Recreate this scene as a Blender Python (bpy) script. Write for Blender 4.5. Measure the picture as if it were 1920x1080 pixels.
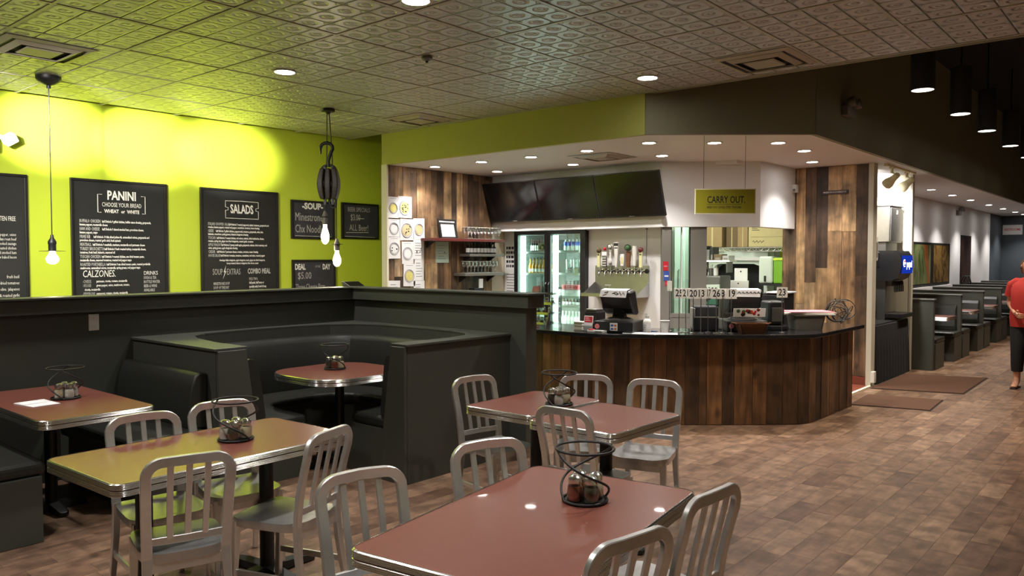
import bpy, math, random
from mathutils import Vector, Matrix
random.seed(7)
PI = math.pi
D = bpy.data
SC = bpy.context.scene
COL = SC.collection
for o in list(D.objects):
    D.objects.remove(o)

# ------------------------------------------------------------------ camera, world, exposure
cam_data = D.cameras.new('camera')
cam_data.sensor_width = 36.0
cam_data.lens = 36.0 * 1478.0 / 1920.0
cam_data.clip_end = 200
cam = D.objects.new('camera', cam_data)
COL.objects.link(cam)
cam.location = (0, 0, 1.7)
cam.rotation_euler = (PI / 2 - math.atan(57 / 1478.0), 0, math.radians(40.5))
SC.camera = cam
SC.view_settings.view_transform = 'Standard'
SC.view_settings.look = 'None'
SC.view_settings.gamma = 1.0
SC.view_settings.use_curve_mapping = False
SC.view_settings.exposure = 0.22
W = D.worlds.new('night')
SC.world = W
W.use_nodes = True
W.node_tree.nodes['Background'].inputs[0].default_value = (0.01, 0.011, 0.013, 1)
W.node_tree.nodes['Background'].inputs[1].default_value = 0.3
SC.cycles.max_bounces = 8
SC.cycles.diffuse_bounces = 4
SC.cycles.glossy_bounces = 4
SC.cycles.transmission_bounces = 6
SC.cycles.transparent_max_bounces = 8
SC.cycles.sample_clamp_indirect = 4.0
SC.cycles.caustics_reflective = False
SC.cycles.caustics_refractive = False
SC.cycles.use_denoising = True

# lamp powers (watts), all in one place
P_BAR = 85.0        # downlights in the bar soffit
P_TIN = 160.0        # downlights in the tin ceiling
P_HALL = 110.0       # downlights along the hall wall
P_CAN = 170.0        # hanging cans over the aisle
P_WASH = 6200.0      # track heads aimed at the lime wall
P_KITCHEN = 38.0    # kitchen ceiling panels
P_COOLER = 11.0      # light strips in the cooler
P_SPILL = 330.0      # wide spill of the same track heads
P_BULB = 5.0        # bare filament bulbs
P_TRACK = 200.0      # track heads at the drink alcove
WARM = (1.0, 0.87, 0.70)
NEUT = (1.0, 0.955, 0.92)
COOL = (0.93, 1.0, 0.97)

# ------------------------------------------------------------------ helpers
class MB:
    """collects shapes and links them as ONE mesh object"""
    def __init__(s):
        s.v = []; s.f = []; s.t = []
    def add(s, vs, fs, M=None, tint=0.0):
        b = len(s.v)
        for p in vs:
            s.v.append(tuple(M @ Vector(p)) if M is not None else tuple(p))
        for f in fs:
            s.f.append(tuple(b + i for i in f))
        s.t += [tint] * len(vs)
        return s
    def bx(s, x0, x1, y0, y1, z0, z1, M=None, tint=0.0):
        vs = [(x0, y0, z0), (x1, y0, z0), (x1, y1, z0), (x0, y1, z0), (x0, y0, z1), (x1, y0, z1), (x1, y1, z1), (x0, y1, z1)]
        return s.add(vs, [(3, 2, 1, 0), (4, 5, 6, 7), (0, 1, 5, 4), (1, 2, 6, 5), (2, 3, 7, 6), (3, 0, 4, 7)], M, tint)
    def prism(s, poly, z0, z1, M=None, tint=0.0, top=None):
        n = len(poly)
        tp = top or poly
        vs = [(x, y, z0) for x, y in poly] + [(x, y, z1) for x, y in tp]
        fs = [tuple(range(n - 1, -1, -1)), tuple(range(n, 2 * n))]
        fs += [(i, (i + 1) % n, n + (i + 1) % n, n + i) for i in range(n)]
        return s.add(vs, fs, M, tint)
    def loops(s, rings, closed=True, caps=True, M=None, tint=0.0, ringclosed=False):
        """skin rings of equal length"""
        n = len(rings[0]); vs = []; fs = []
        for r in rings: vs += [tuple(p) for p in r]
        m = len(rings)
        for k in range(m if ringclosed else m - 1):
            a = k * n; b = ((k + 1) % m) * n
            for i in range(n if closed else n - 1):
                j = (i + 1) % n
                fs.append((a + i, a + j, b + j, b + i))
        if caps and closed and not ringclosed:
            fs.append(tuple(range(n - 1, -1, -1)))
            fs.append(tuple((m - 1) * n + i for i in range(n)))
        return s.add(vs, fs, M, tint)
    def lathe(s, prof, n=16, c=(0, 0, 0), M=None, caps=True):
        rings = []
        for r, z in prof:
            rings.append([(c[0] + r * math.cos(2 * PI * i / n), c[1] + r * math.sin(2 * PI * i / n), c[2] + z) for i in range(n)])
        return s.loops(rings, True, caps, M)
    def tube(s, path, r, n=8, closed=False, M=None):
        pts = [Vector(p) for p in path]; m = len(pts)
        rs = r if isinstance(r, (list, tuple)) else [r] * m
        rings = []; prev = None
        for i, p in enumerate(pts):
            a = pts[(i - 1) % m] if (closed or i > 0) else pts[i]
            b = pts[(i + 1) % m] if (closed or i < m - 1) else pts[i]
            t = (b - a).normalized()
            if prev is None:
                ref = Vector((0, 0, 1)) if abs(t.z) < 0.9 else Vector((1, 0, 0))
                u = t.cross(ref).normalized()
            else:
                u = (prev - t * prev.dot(t)).normalized()
            prev = u; w = t.cross(u)
            rings.append([p + (u * math.cos(2 * PI * k / n) + w * math.sin(2 * PI * k / n)) * rs[i] for k in range(n)])
        return s.loops(rings, True, True, M, 0.0, closed)
    def bar(s, path, w, h, nref=(0, 1, 0), M=None, cr=0.25):
        """flat bar swept on a path: w across, h along nref; chamfered corners"""
        pts = [Vector(p) for p in path]; m = len(pts); nr = Vector(nref); rings = []
        ws = w if isinstance(w, (list, tuple)) else [w] * m
        for i, p in enumerate(pts):
            a = pts[max(i - 1, 0)]; b = pts[min(i + 1, m - 1)]
            t = (b - a).normalized()
            nn = (nr - t * nr.dot(t)).normalized(); bb = t.cross(nn)
            W2, H2 = ws[i] / 2, h / 2; c = min(W2, H2) * cr * 2 * 0.5
            oc = [(W2 - c, -H2), (W2, -H2 + c), (W2, H2 - c), (W2 - c, H2), (-W2 + c, H2), (-W2, H2 - c), (-W2, -H2 + c), (-W2 + c, -H2)]
            rings.append([p + bb * x + nn * y for x, y in oc])
        return s.loops(rings, True, True, M)
    def build(s, name, mat=None, parent=None, smooth=None, bevel=None, seg=2, loc=None):
        me = D.meshes.new(name)
        off = woff(parent)
        if off.length: s.v = [tuple(Vector(p) - off) for p in s.v]
        me.from_pydata(s.v, [], s.f)
        me.update()
        if any(s.t):
            at = me.attributes.new('tint', 'FLOAT', 'POINT')
            at.data.foreach_set('value', s.t)
        if smooth is not None:
            me.polygons.foreach_set('use_smooth', [True] * len(me.polygons))
            me.set_sharp_from_angle(angle=math.radians(smooth))
        if mat: me.materials.append(mat)
        o = D.objects.new(name, me)
        COL.objects.link(o)
        if parent: o.parent = parent
        if loc: o.location = loc
        if bevel:
            bm = o.modifiers.new('bevel', 'BEVEL'); bm.width = bevel; bm.segments = seg
            bm.limit_method = 'ANGLE'; bm.angle_limit = math.radians(40)
        return o

WORLD = set()
def woff(p):
    """offset of a part whose shape is given in room coordinates"""
    v = Vector((0, 0, 0)); q = p
    while q is not None:
        v += Vector(q.location); r = q; q = q.parent
    return v if p is not None and r.name in WORLD else Vector((0, 0, 0))
def tag(o, label=None, cat=None, group=None, kind=None):
    if label: o['label'] = label
    if cat: o['category'] = cat
    if group: o['group'] = group
    if kind: o['kind'] = kind
    return o
def thing(name, label, cat, loc=(0, 0, 0), rz=0.0, group=None):
    o = D.objects.new(name, None); COL.objects.link(o)
    o.empty_display_size = 0.1
    o.location = loc; o.rotation_euler = (0, 0, rz)
    return tag(o, label, cat, group)
def wthing(name, label, cat, loc, group=None):
    o = thing(name, label, cat, loc, 0.0, group); WORLD.add(o.name); return o
def dup(root, loc, rz, label, group=None):
    r = root.copy(); COL.objects.link(r); r.location = loc; r.rotation_euler = (0, 0, rz)
    r['label'] = label
    if group: r['group'] = group
    for ch in root.children:
        c = ch.copy(); COL.objects.link(c); c.parent = r
        for g in ch.children:
            d = g.copy(); COL.objects.link(d); d.parent = c
    return r
def struct(o):
    o['kind'] = 'structure'; return o
def box(name, mat, x0, x1, y0, y1, z0, z1, parent=None, bevel=None):
    return MB().bx(x0, x1, y0, y1, z0, z1).build(name, mat, parent, bevel=bevel)
def text(body, parent, loc, rot, size, mat, align='LEFT', sx=1.0, name='lettering', extrude=0.0004, line=1.0, bold=0.0, shear=0.0):
    cu = D.curves.new(name, 'FONT')
    cu.body = body; cu.size = size; cu.align_x = align; cu.align_y = 'CENTER' if align == 'CENTER' else 'TOP'
    cu.extrude = extrude; cu.space_line = line; cu.offset = bold; cu.shear = shear
    cu.resolution_u = 2 if size > .06 else 1
    tmp = D.objects.new(name, cu)
    me = D.meshes.new_from_object(tmp)
    D.objects.remove(tmp); D.curves.remove(cu)
    me.materials.clear(); me.materials.append(mat)
    o = D.objects.new(name, me); COL.objects.link(o)
    o.parent = parent; o.location = Vector(loc) - woff(parent); o.rotation_euler = rot; o.scale = (sx, 1, 1)
    return o
ROT_X = (PI / 2, 0, PI / 2)      # lettering that faces +X
ROT_Y = (PI / 2, 0, 0)           # lettering that faces -Y
def rrect(w, h, r, n=5, cx=0.0, cy=0.0):
    pts = []
    for (sx, sy, a0) in ((1, 1, 0), (-1, 1, PI / 2), (-1, -1, PI), (1, -1, 1.5 * PI)):
        for k in range(n + 1):
            a = a0 + k / n * PI / 2
            pts.append((cx + sx * (w / 2 - r) + r * math.cos(a), cy + sy * (h / 2 - r) + r * math.sin(a)))
    return pts
def arc(cx, cy, r, a0, a1, n):
    return [(cx + r * math.cos(math.radians(a0 + (a1 - a0) * k / n)), cy + r * math.sin(math.radians(a0 + (a1 - a0) * k / n))) for k in range(n + 1)]
def aim(d):
    return Vector(d).to_track_quat('-Z', 'Y').to_euler()
def lamp(parent, loc, energy, color=NEUT, size=110, blend=0.6, radius=0.05, d=(0, 0, -1), name='lamp_light'):
    l = D.lights.new(name, 'SPOT'); l.energy = energy; l.color = color
    l.spot_size = math.radians(size); l.spot_blend = blend; l.shadow_soft_size = radius
    o = D.objects.new(name, l); COL.objects.link(o)
    o.parent = parent; o.location = Vector(loc) - woff(parent); o.rotation_euler = aim(d)
    return o

# ------------------------------------------------------------------ materials
def srgb(r, g, b):
    f = lambda c: (c / 255 / 12.92) if c / 255 <= 0.04045 else ((c / 255 + 0.055) / 1.055) ** 2.4
    return (f(r), f(g), f(b), 1)
def mat(name, col, rough=0.5, metal=0.0, noise=0.0, nscale=8.0, bump=0.0, bscale=60.0, spec=0.5, coat=0.0, emit=None, estr=0.0, alpha=1.0):
    m = D.materials.new(name); m.use_nodes = True
    nt = m.node_tree; b = nt.nodes['Principled BSDF']
    c = tuple(col) if len(col) == 4 else (*col, 1)
    b.inputs['Base Color'].default_value = c
    b.inputs['Roughness'].default_value = rough
    b.inputs['Metallic'].default_value = metal
    b.inputs['Specular IOR Level'].default_value = spec
    b.inputs['Coat Weight'].default_value = coat
    b.inputs['Alpha'].default_value = alpha
    if emit:
        b.inputs['Emission Color'].default_value = (*emit[:3], 1); b.inputs['Emission Strength'].default_value = estr
    if noise or bump:
        geo = nt.nodes.new('ShaderNodeNewGeometry')
    if noise:
        nz = nt.nodes.new('ShaderNodeTexNoise'); nz.inputs['Scale'].default_value = nscale; nz.inputs['Detail'].default_value = 4
        nt.links.new(geo.outputs['Position'], nz.inputs['Vector'])
        mr = nt.nodes.new('ShaderNodeMapRange'); mr.inputs['To Min'].default_value = 1 - noise; mr.inputs['To Max'].default_value = 1 + noise
        mr.inputs['From Min'].default_value = 0.25; mr.inputs['From Max'].default_value = 0.75
        nt.links.new(nz.outputs['Fac'], mr.inputs['Value'])
        mx = nt.nodes.new('ShaderNodeVectorMath'); mx.operation = 'SCALE'; mx.inputs[0].default_value = c[:3]
        nt.links.new(mr.outputs['Result'], mx.inputs['Scale'])
        nt.links.new(mx.outputs['Vector'], b.inputs['Base Color'])
    if bump:
        n2 = nt.nodes.new('ShaderNodeTexNoise'); n2.inputs['Scale'].default_value = bscale; n2.inputs['Detail'].default_value = 3
        nt.links.new(geo.outputs['Position'], n2.inputs['Vector'])
        bp = nt.nodes.new('ShaderNodeBump'); bp.inputs['Strength'].default_value = bump; bp.inputs['Distance'].default_value = 0.01
        nt.links.new(n2.outputs['Fac'], bp.inputs['Height']); nt.links.new(bp.outputs['Normal'], b.inputs['Normal'])
    return m
def wood(name, stops, grain=(18, 18, 1.6), rough=0.6, dark=0.45, bump=0.25, knots=True, mottle=None, hi=1.25, mlo=0.62):
    """tint attribute picks the board's colour, stretched noise gives the grain"""
    m = D.materials.new(name); m.use_nodes = True
    nt = m.node_tree; N = nt.nodes; L = nt.links; b = N['Principled BSDF']
    at = N.new('ShaderNodeAttribute'); at.attribute_name = 'tint'
    rp = N.new('ShaderNodeValToRGB'); cr = rp.color_ramp
    while len(cr.elements) < len(stops): cr.elements.new(0.5)
    for e, (p, c) in zip(cr.elements, stops): e.position = p; e.color = c
    L.new(at.outputs['Fac'], rp.inputs['Fac'])
    geo = N.new('ShaderNodeNewGeometry')
    off = N.new('ShaderNodeVectorMath'); off.operation = 'SCALE'; off.inputs[0].default_value = (37, 53, 71)
    L.new(at.outputs['Fac'], off.inputs['Scale'])
    ad = N.new('ShaderNodeVectorMath'); ad.operation = 'ADD'
    L.new(geo.outputs['Position'], ad.inputs[0]); L.new(off.outputs['Vector'], ad.inputs[1])
    mu = N.new('ShaderNodeVectorMath'); mu.operation = 'MULTIPLY'; mu.inputs[1].default_value = grain
    L.new(ad.outputs['Vector'], mu.inputs[0])
    nz = N.new('ShaderNodeTexNoise'); nz.inputs['Scale'].default_value = 1.0; nz.inputs['Detail'].default_value = 6; nz.inputs['Distortion'].default_value = 0.6
    L.new(mu.outputs['Vector'], nz.inputs['Vector'])
    mr = N.new('ShaderNodeMapRange'); mr.inputs['From Min'].default_value = 0.3; mr.inputs['From Max'].default_value = 0.7
    mr.inputs['To Min'].default_value = dark; mr.inputs['To Max'].default_value = hi
    L.new(nz.outputs['Fac'], mr.inputs['Value'])
    n2 = N.new('ShaderNodeTexNoise'); n2.inputs['Scale'].default_value = mottle or 4.0; n2.inputs['Detail'].default_value = 5
    L.new(ad.outputs['Vector'], n2.inputs['Vector'])
    m2 = N.new('ShaderNodeMapRange'); m2.inputs['From Min'].default_value = 0.35; m2.inputs['From Max'].default_value = 0.65
    m2.inputs['To Min'].default_value = mlo; m2.inputs['To Max'].default_value = 2 - mlo * 1.15
    L.new(n2.outputs['Fac'], m2.inputs['Value'])
    pr = N.new('ShaderNodeMath'); pr.operation = 'MULTIPLY'
    L.new(mr.outputs['Result'], pr.inputs[0]); L.new(m2.outputs['Result'], pr.inputs[1])
    last = pr
    if knots:
        vo = N.new('ShaderNodeTexVoronoi'); vo.inputs['Scale'].default_value = 2.6
        kmu = N.new('ShaderNodeVectorMath'); kmu.operation = 'MULTIPLY'; kmu.inputs[1].default_value = (1.6, 1.6, 0.8)
        L.new(ad.outputs['Vector'], kmu.inputs[0]); L.new(kmu.outputs['Vector'], vo.inputs['Vector'])
        kr = N.new('ShaderNodeMapRange'); kr.inputs['From Min'].default_value = 0.04; kr.inputs['From Max'].default_value = 0.16
        kr.inputs['To Min'].default_value = 0.35; kr.inputs['To Max'].default_value = 1.0
        L.new(vo.outputs['Distance'], kr.inputs['Value'])
        p2 = N.new('ShaderNodeMath'); p2.operation = 'MULTIPLY'
        L.new(pr.outputs[0], p2.inputs[0]); L.new(kr.outputs['Result'], p2.inputs[1]); last = p2
    sc = N.new('ShaderNodeVectorMath'); sc.operation = 'SCALE'
    L.new(rp.outputs['Color'], sc.inputs[0]); L.new(last.outputs[0], sc.inputs['Scale'])
    L.new(sc.outputs['Vector'], b.inputs['Base Color'])
    b.inputs['Roughness'].default_value = rough
    if bump:
        bp = N.new('ShaderNodeBump'); bp.inputs['Strength'].default_value = bump; bp.inputs['Distance'].default_value = 0.004
        L.new(nz.outputs['Fac'], bp.inputs['Height']); L.new(bp.outputs['Normal'], b.inputs['Normal'])
    return m
def glow(name, col, strength):
    m = D.materials.new(name); m.use_nodes = True; nt = m.node_tree
    nt.nodes.remove(nt.nodes['Principled BSDF'])
    e = nt.nodes.new('ShaderNodeEmission'); e.inputs[0].default_value = (*col[:3], 1); e.inputs[1].default_value = strength
    nt.links.new(e.outputs[0], nt.nodes['Material Output'].inputs[0])
    return m
def glass(name, col=(1, 1, 1), rough=0.0, clear=0.85):
    """thin glass: mostly transparent, with its own reflection"""
    m = D.materials.new(name); m.use_nodes = True; nt = m.node_tree; N = nt.nodes; L = nt.links
    N.remove(N['Principled BSDF'])
    t = N.new('ShaderNodeBsdfTransparent'); t.inputs[0].default_value = (*col, 1)
    g = N.new('ShaderNodeBsdfGlossy'); g.inputs['Roughness'].default_value = rough
    lw = N.new('ShaderNodeLayerWeight'); lw.inputs['Blend'].default_value = 0.35
    mr = N.new('ShaderNodeMapRange'); mr.inputs['To Min'].default_value = 1 - clear; mr.inputs['To Max'].default_value = 0.75
    L.new(lw.outputs['Facing'], mr.inputs['Value'])
    mx = N.new('ShaderNodeMixShader')
    L.new(mr.outputs['Result'], mx.inputs[0]); L.new(t.outputs[0], mx.inputs[1]); L.new(g.outputs[0], mx.inputs[2])
    L.new(mx.outputs[0], N['Material Output'].inputs[0])
    return m
def tin():
    """embossed tin tile: lattice of raised ribs with round bosses, brushed metal paint"""
    m = D.materials.new('embossed_tin'); m.use_nodes = True; nt = m.node_tree; N = nt.nodes; L = nt.links; b = N['Principled BSDF']
    b.inputs['Base Color'].default_value = (0.58, 0.565, 0.565, 1); b.inputs['Metallic'].default_value = 0.45; b.inputs['Roughness'].default_value = 0.40
    geo = N.new('ShaderNodeNewGeometry'); sp = N.new('ShaderNodeSeparateXYZ'); L.new(geo.outputs['Position'], sp.inputs[0])
    def mth(op, a, c=None):
        n = N.new('ShaderNodeMath'); n.operation = op
        for i, q in enumerate((a, c)):
            if q is None: continue
            if isinstance(q, (int, float)): n.inputs[i].default_value = q
            else: L.new(q, n.inputs[i])
        return n.outputs[0]
    k = PI / 0.1367
    u = mth('MULTIPLY', mth('ADD', sp.outputs[0], 1.58), PI / 0.203); v = mth('MULTIPLY', mth('SUBTRACT', sp.outputs[1], 6.93), PI / 0.205)
    au = mth('ABSOLUTE', mth('SINE', u)); av = mth('ABSOLUTE', mth('SINE', v))
    rib = mth('MINIMUM', au, av)
    ribh = mth('SUBTRACT', 1.0, mth('MINIMUM', mth('MULTIPLY', rib, 6.0), 1.0))
    rr = mth('SQRT', mth('ADD', mth('MULTIPLY', au, au), mth('MULTIPLY', av, av)))
    ring = mth('COSINE', mth('MULTIPLY', rr, 11.0))
    near = mth('LESS_THAN', rr, 0.72)
    ringh = mth('MULTIPLY', mth('MULTIPLY', ring, near), 0.4)
    # a second scroll at the cell centre
    cu = mth('ABSOLUTE', mth('COSINE', u)); cv = mth('ABSOLUTE', mth('COSINE', v))
    r2 = mth('SQRT', mth('ADD', mth('MULTIPLY', cu, cu), mth('MULTIPLY', cv, cv)))
    sc2 = mth('MULTIPLY', mth('COSINE', mth('MULTIPLY', r2, 11.0)), mth('MULTIPLY', mth('LESS_THAN', r2, 0.8), 0.3))
    h = mth('ADD', mth('ADD', mth('MULTIPLY', ribh, 1.5), ringh), sc2)
    bp = N.new('ShaderNodeBump'); bp.inputs['Strength'].default_value = 1.0; bp.inputs['Distance'].default_value = 0.022
    bp.invert = True
    L.new(h, bp.inputs['Height']); L.new(bp.outputs['Normal'], b.inputs['Normal'])
    return m

M = {}
M['lime'] = mat('lime_paint', srgb(200, 220, 60), 0.45, bump=0.05, bscale=180)
M['olive'] = mat('olive_lime_paint', srgb(182, 182, 100), 0.6)
M['dark_olive'] = mat('dark_olive_paint', srgb(134, 130, 104), 0.6)
M['cream'] = mat('cream_paint', srgb(238, 230, 205), 0.6)
M['white'] = mat('white_paint', srgb(236, 234, 232), 0.6)
M['kitchen_white'] = mat('kitchen_wall', srgb(205, 214, 196), 0.5)
M['trim'] = mat('trim_paint', srgb(206, 200, 182), 0.5)
M['black'] = mat('black_ceiling', (0.006, 0.006, 0.007), 0.9)
M['charcoal'] = mat('charcoal_paint', srgb(66, 68, 60), 0.5, noise=0.06, nscale=3)
M['end_wall'] = mat('end_wall_paint', srgb(70, 78, 84), 0.6)
M['vinyl'] = mat('black_vinyl', srgb(40, 41, 36), 0.42, bump=0.06, bscale=300)
M['tin'] = tin()
M['tbar'] = mat('ceiling_bar', srgb(188, 184, 172), 0.4, metal=0.15)
M['slab'] = mat('subfloor', (0.03, 0.02, 0.015), 0.8)
M['floor'] = wood('floor_plank', [(0.0, srgb(106, 80, 63)), (0.35, srgb(121, 94, 75)), (0.7, srgb(133, 105, 84)), (1.0, srgb(148, 119, 96))], grain=(26, 4, 1), rough=0.36, dark=0.75, bump=0.08, knots=False, mottle=9.0, hi=1.15)
M['barn'] = wood('barn_board', [(0.0, srgb(62, 45, 33)), (0.25, srgb(104, 78, 56)), (0.55, srgb(146, 112, 78)), (0.8, srgb(188, 152, 108)), (1.0, srgb(164, 148, 124))], rough=0.62, mlo=0.5, hi=1.35)
M['bar_board'] = wood('bar_board', [(0.0, srgb(50, 37, 27)), (0.35, srgb(92, 66, 44)), (0.65, srgb(126, 88, 54)), (0.9, srgb(156, 120, 80)), (1.0, srgb(140, 118, 92))], rough=0.5)
M['granite'] = mat('black_granite', (0.012, 0.012, 0.013), 0.12, noise=0.5, nscale=250, spec=0.6)
M['quarry'] = mat('quarry_tile', srgb(122, 58, 40), 0.6)
M['mat_brown'] = mat('brown_mat', srgb(84, 54, 36), 0.95, noise=0.25, nscale=70, bump=0.4, bscale=220)
M['mat_edge'] = mat('mat_edge', srgb(40, 28, 22), 0.8)
M['laminate'] = mat('brick_laminate', srgb(122, 70, 58), 0.29, noise=0.05, nscale=30, coat=0.15, spec=0.75)
M['laminate_dk'] = mat('table_underside', (0.02, 0.018, 0.016), 0.7)
M['chrome'] = mat('chrome_edge', (0.86, 0.85, 0.83), 0.18, metal=1.0)
M['groove'] = mat('groove_black', (0.012, 0.012, 0.012), 0.5)
M['alu'] = mat('brushed_aluminium', (0.80, 0.79, 0.77), 0.33, metal=0.9, noise=0.06, nscale=25)
M['alu_seat'] = mat('polished_seat', (0.66, 0.655, 0.645), 0.3, metal=0.9, noise=0.08, nscale=20)
M['iron'] = mat('black_iron', (0.012, 0.012, 0.012), 0.45)
M['wire'] = mat('black_wire', (0.008, 0.007, 0.007), 0.5)
M['glass'] = glass('clear_glass', (0.96, 0.98, 0.97), 0.02, 0.9)
M['pane'] = glass('green_pane', (0.78, 0.92, 0.86), 0.0, 0.9)
M['cheese'] = mat('grated_cheese', srgb(222, 206, 168), 0.9, bump=0.5, bscale=400)
M['flakes'] = mat('pepper_flakes', srgb(122, 48, 24), 0.8, noise=0.7, nscale=300)
M['oregano'] = mat('dried_oregano', srgb(64, 58, 40), 0.9, noise=0.4, nscale=300)
M['salt'] = mat('white_salt', srgb(214, 208, 196), 0.9)
M['lens'] = glow('lit_lens', (1.0, 0.96, 0.92), 55.0)
M['lens_dim'] = glow('lit_lens_warm', (1.0, 0.94, 0.82), 5.0)
M['bulb'] = glow('lit_bulb', (1.0, 0.86, 0.58), 16.0)
M['filament'] = glow('filament', (1.0, 0.7, 0.3), 60.0)
M['glass2'] = glass('white_glass', (0.97, 0.98, 0.97), 0.05, 0.6)
M['white_plastic'] = mat('white_plastic', srgb(228, 224, 214), 0.4)
M['vent'] = mat('vent_metal', srgb(178, 170, 152), 0.45)
M['chalkboard'] = mat('chalkboard', srgb(36, 37, 34), 0.55, noise=0.12, nscale=5)
M['chalk_blue'] = mat('used_chalkboard', srgb(58, 58, 64), 0.6, noise=0.25, nscale=9)
M['board_frame'] = mat('board_frame', srgb(28, 27, 22), 0.45)
M['chalk'] = mat('white_chalk', srgb(244, 242, 228), 0.9)
M['chalk_dim'] = mat('grey_chalk', srgb(186, 186, 176), 0.9)
M['screen'] = mat('dark_screen', (0.006, 0.006, 0.007), 0.14, spec=0.6)
M['black_plastic'] = mat('black_plastic', (0.012, 0.012, 0.013), 0.35)
M['black_matte'] = mat('black_matte', (0.010, 0.010, 0.011), 0.7)
M['grey_plastic'] = mat('grey_plastic', srgb(120, 116, 108), 0.5)
M['steel'] = mat('stainless_steel', (0.55, 0.545, 0.53), 0.28, metal=1.0, noise=0.05, nscale=14)
M['steel_dk'] = mat('dark_steel', (0.22, 0.21, 0.20), 0.4, metal=0.9)
M['paper'] = mat('white_paper', srgb(240, 238, 236), 0.9)
M['paper_green'] = mat('pale_green_paper', srgb(178, 196, 178), 0.9)
M['ink'] = mat('black_ink', (0.012, 0.012, 0.012), 0.7)
M['ink_grey'] = mat('grey_ink', srgb(140, 140, 146), 0.8)
M['pizza_yellow'] = mat('crayon_yellow', srgb(226, 214, 128), 0.9, noise=0.2, nscale=60)
M['pizza_tan'] = mat('crayon_tan', srgb(222, 200, 150), 0.9, noise=0.2, nscale=60)
M['mahogany'] = mat('mahogany_shelf', srgb(104, 40, 34), 0.4)
M['shelf_grey'] = mat('grey_shelf', srgb(104, 98, 90), 0.5)
M['red'] = mat('red_card', srgb(200, 32, 48), 0.6)
M['blue'] = mat('blue_label', srgb(60, 90, 170), 0.5)
M['orange'] = mat('orange_print', srgb(222, 120, 40), 0.6)
M['green_print'] = mat('green_print', srgb(70, 110, 60), 0.6)
M['bottle_dark'] = mat('dark_bottle', (0.012, 0.016, 0.012), 0.1)
M['bottle_amber'] = mat('amber_beer', srgb(190, 140, 40), 0.1)
M['bottle_clear'] = mat('pale_bottle', srgb(196, 206, 196), 0.1)
M['bottle_brown'] = mat('brown_bottle', srgb(74, 38, 18), 0.12)
M['pink'] = mat('pink_carton', srgb(226, 130, 140), 0.6)
M['carton'] = mat('cardboard', srgb(140, 118, 80), 0.8, noise=0.05, nscale=12)
M['carton_lt'] = mat('light_cardboard', srgb(176, 162, 116), 0.8, noise=0.04, nscale=12)
M['carton_dk'] = mat('dark_cardboard', srgb(98, 80, 54), 0.8)
M['copper_tin'] = mat('copper_pan', srgb(112, 76, 52), 0.35, metal=0.6)
M['bin'] = mat('grey_bin', srgb(104, 98, 90), 0.55)
M['sign_green'] = mat('olive_sign', srgb(150, 142, 22), 0.6)
M['sign_edge'] = mat('cream_edge', srgb(238, 230, 190), 0.6)
M['pulley_wood'] = mat('dark_pulley_wood', srgb(58, 50, 40), 0.5, noise=0.3, nscale=25)
M['tap_ivory'] = mat('ivory_tap', srgb(226, 224, 168), 0.4)
M['tap_wood'] = mat('brown_tap', srgb(112, 74, 52), 0.5)
M['cloth'] = mat('black_cloth', (0.008, 0.008, 0.010), 0.95)
M['skin'] = mat('skin', srgb(206, 150, 122), 0.5)
M['hair'] = mat('brown_hair', srgb(112, 78, 50), 0.6, noise=0.3, nscale=90)
M['red_shirt'] = mat('red_tshirt', srgb(188, 52, 48), 0.85)
M['trousers'] = mat('black_trousers', (0.012, 0.012, 0.014), 0.85)
M['sandal'] = mat('dark_sandal', srgb(40, 26, 22), 0.6)
M['shirt_eye'] = mat('eye_dark', (0.02, 0.015, 0.01), 0.3)
M['lips'] = mat('lips', srgb(170, 92, 84), 0.5)
M['lime_plastic'] = mat('lime_plastic', srgb(120, 176, 40), 0.5)
M['dispenser'] = mat('pale_dispenser', srgb(206, 216, 206), 0.35)
M['foil'] = mat('crumpled_foil', (0.8, 0.8, 0.8), 0.25, metal=0.8, bump=1.0, bscale=70)
# ------------------------------------------------------------------ floor
floor = struct(box('floor', M['slab'], -9.2, 2.7, -2.7, 27.7, -0.12, -0.006))
PW, PL = 0.152, 0.457
pieces = []
nx = int(11.2 / PW)
for i in range(nx):
    x0 = -9.0 + i * PW
    y = 0.2 - random.random() * PL
    while y < 27.4:
        pieces.append((x0, y)); y += PL
def near(p):
    x, y = p[0] + PW / 2, p[1] + PL / 2
    return math.hypot(x + 1.3, (y - 4.6) * 0.75)
pieces.sort(key=near)
rest = MB()
for k, (x0, y0) in enumerate(pieces):
    g = 0.0007
    t = max(0.001, min(1, random.gauss(0.5, 0.27)))
    if k < 300:
        MB().bx(x0 + g, x0 + PW - g, y0 + g, y0 + PL - g, -0.0065, 0.0, tint=t).build('floor_plank', M['floor'], floor)
    else:
        rest.bx(x0 + g, x0 + PW - g, y0 + g, y0 + PL - g, -0.0065, 0.0, tint=t)
tag(rest.build('floor_planks', M['floor'], floor), kind='stuff')

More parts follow.
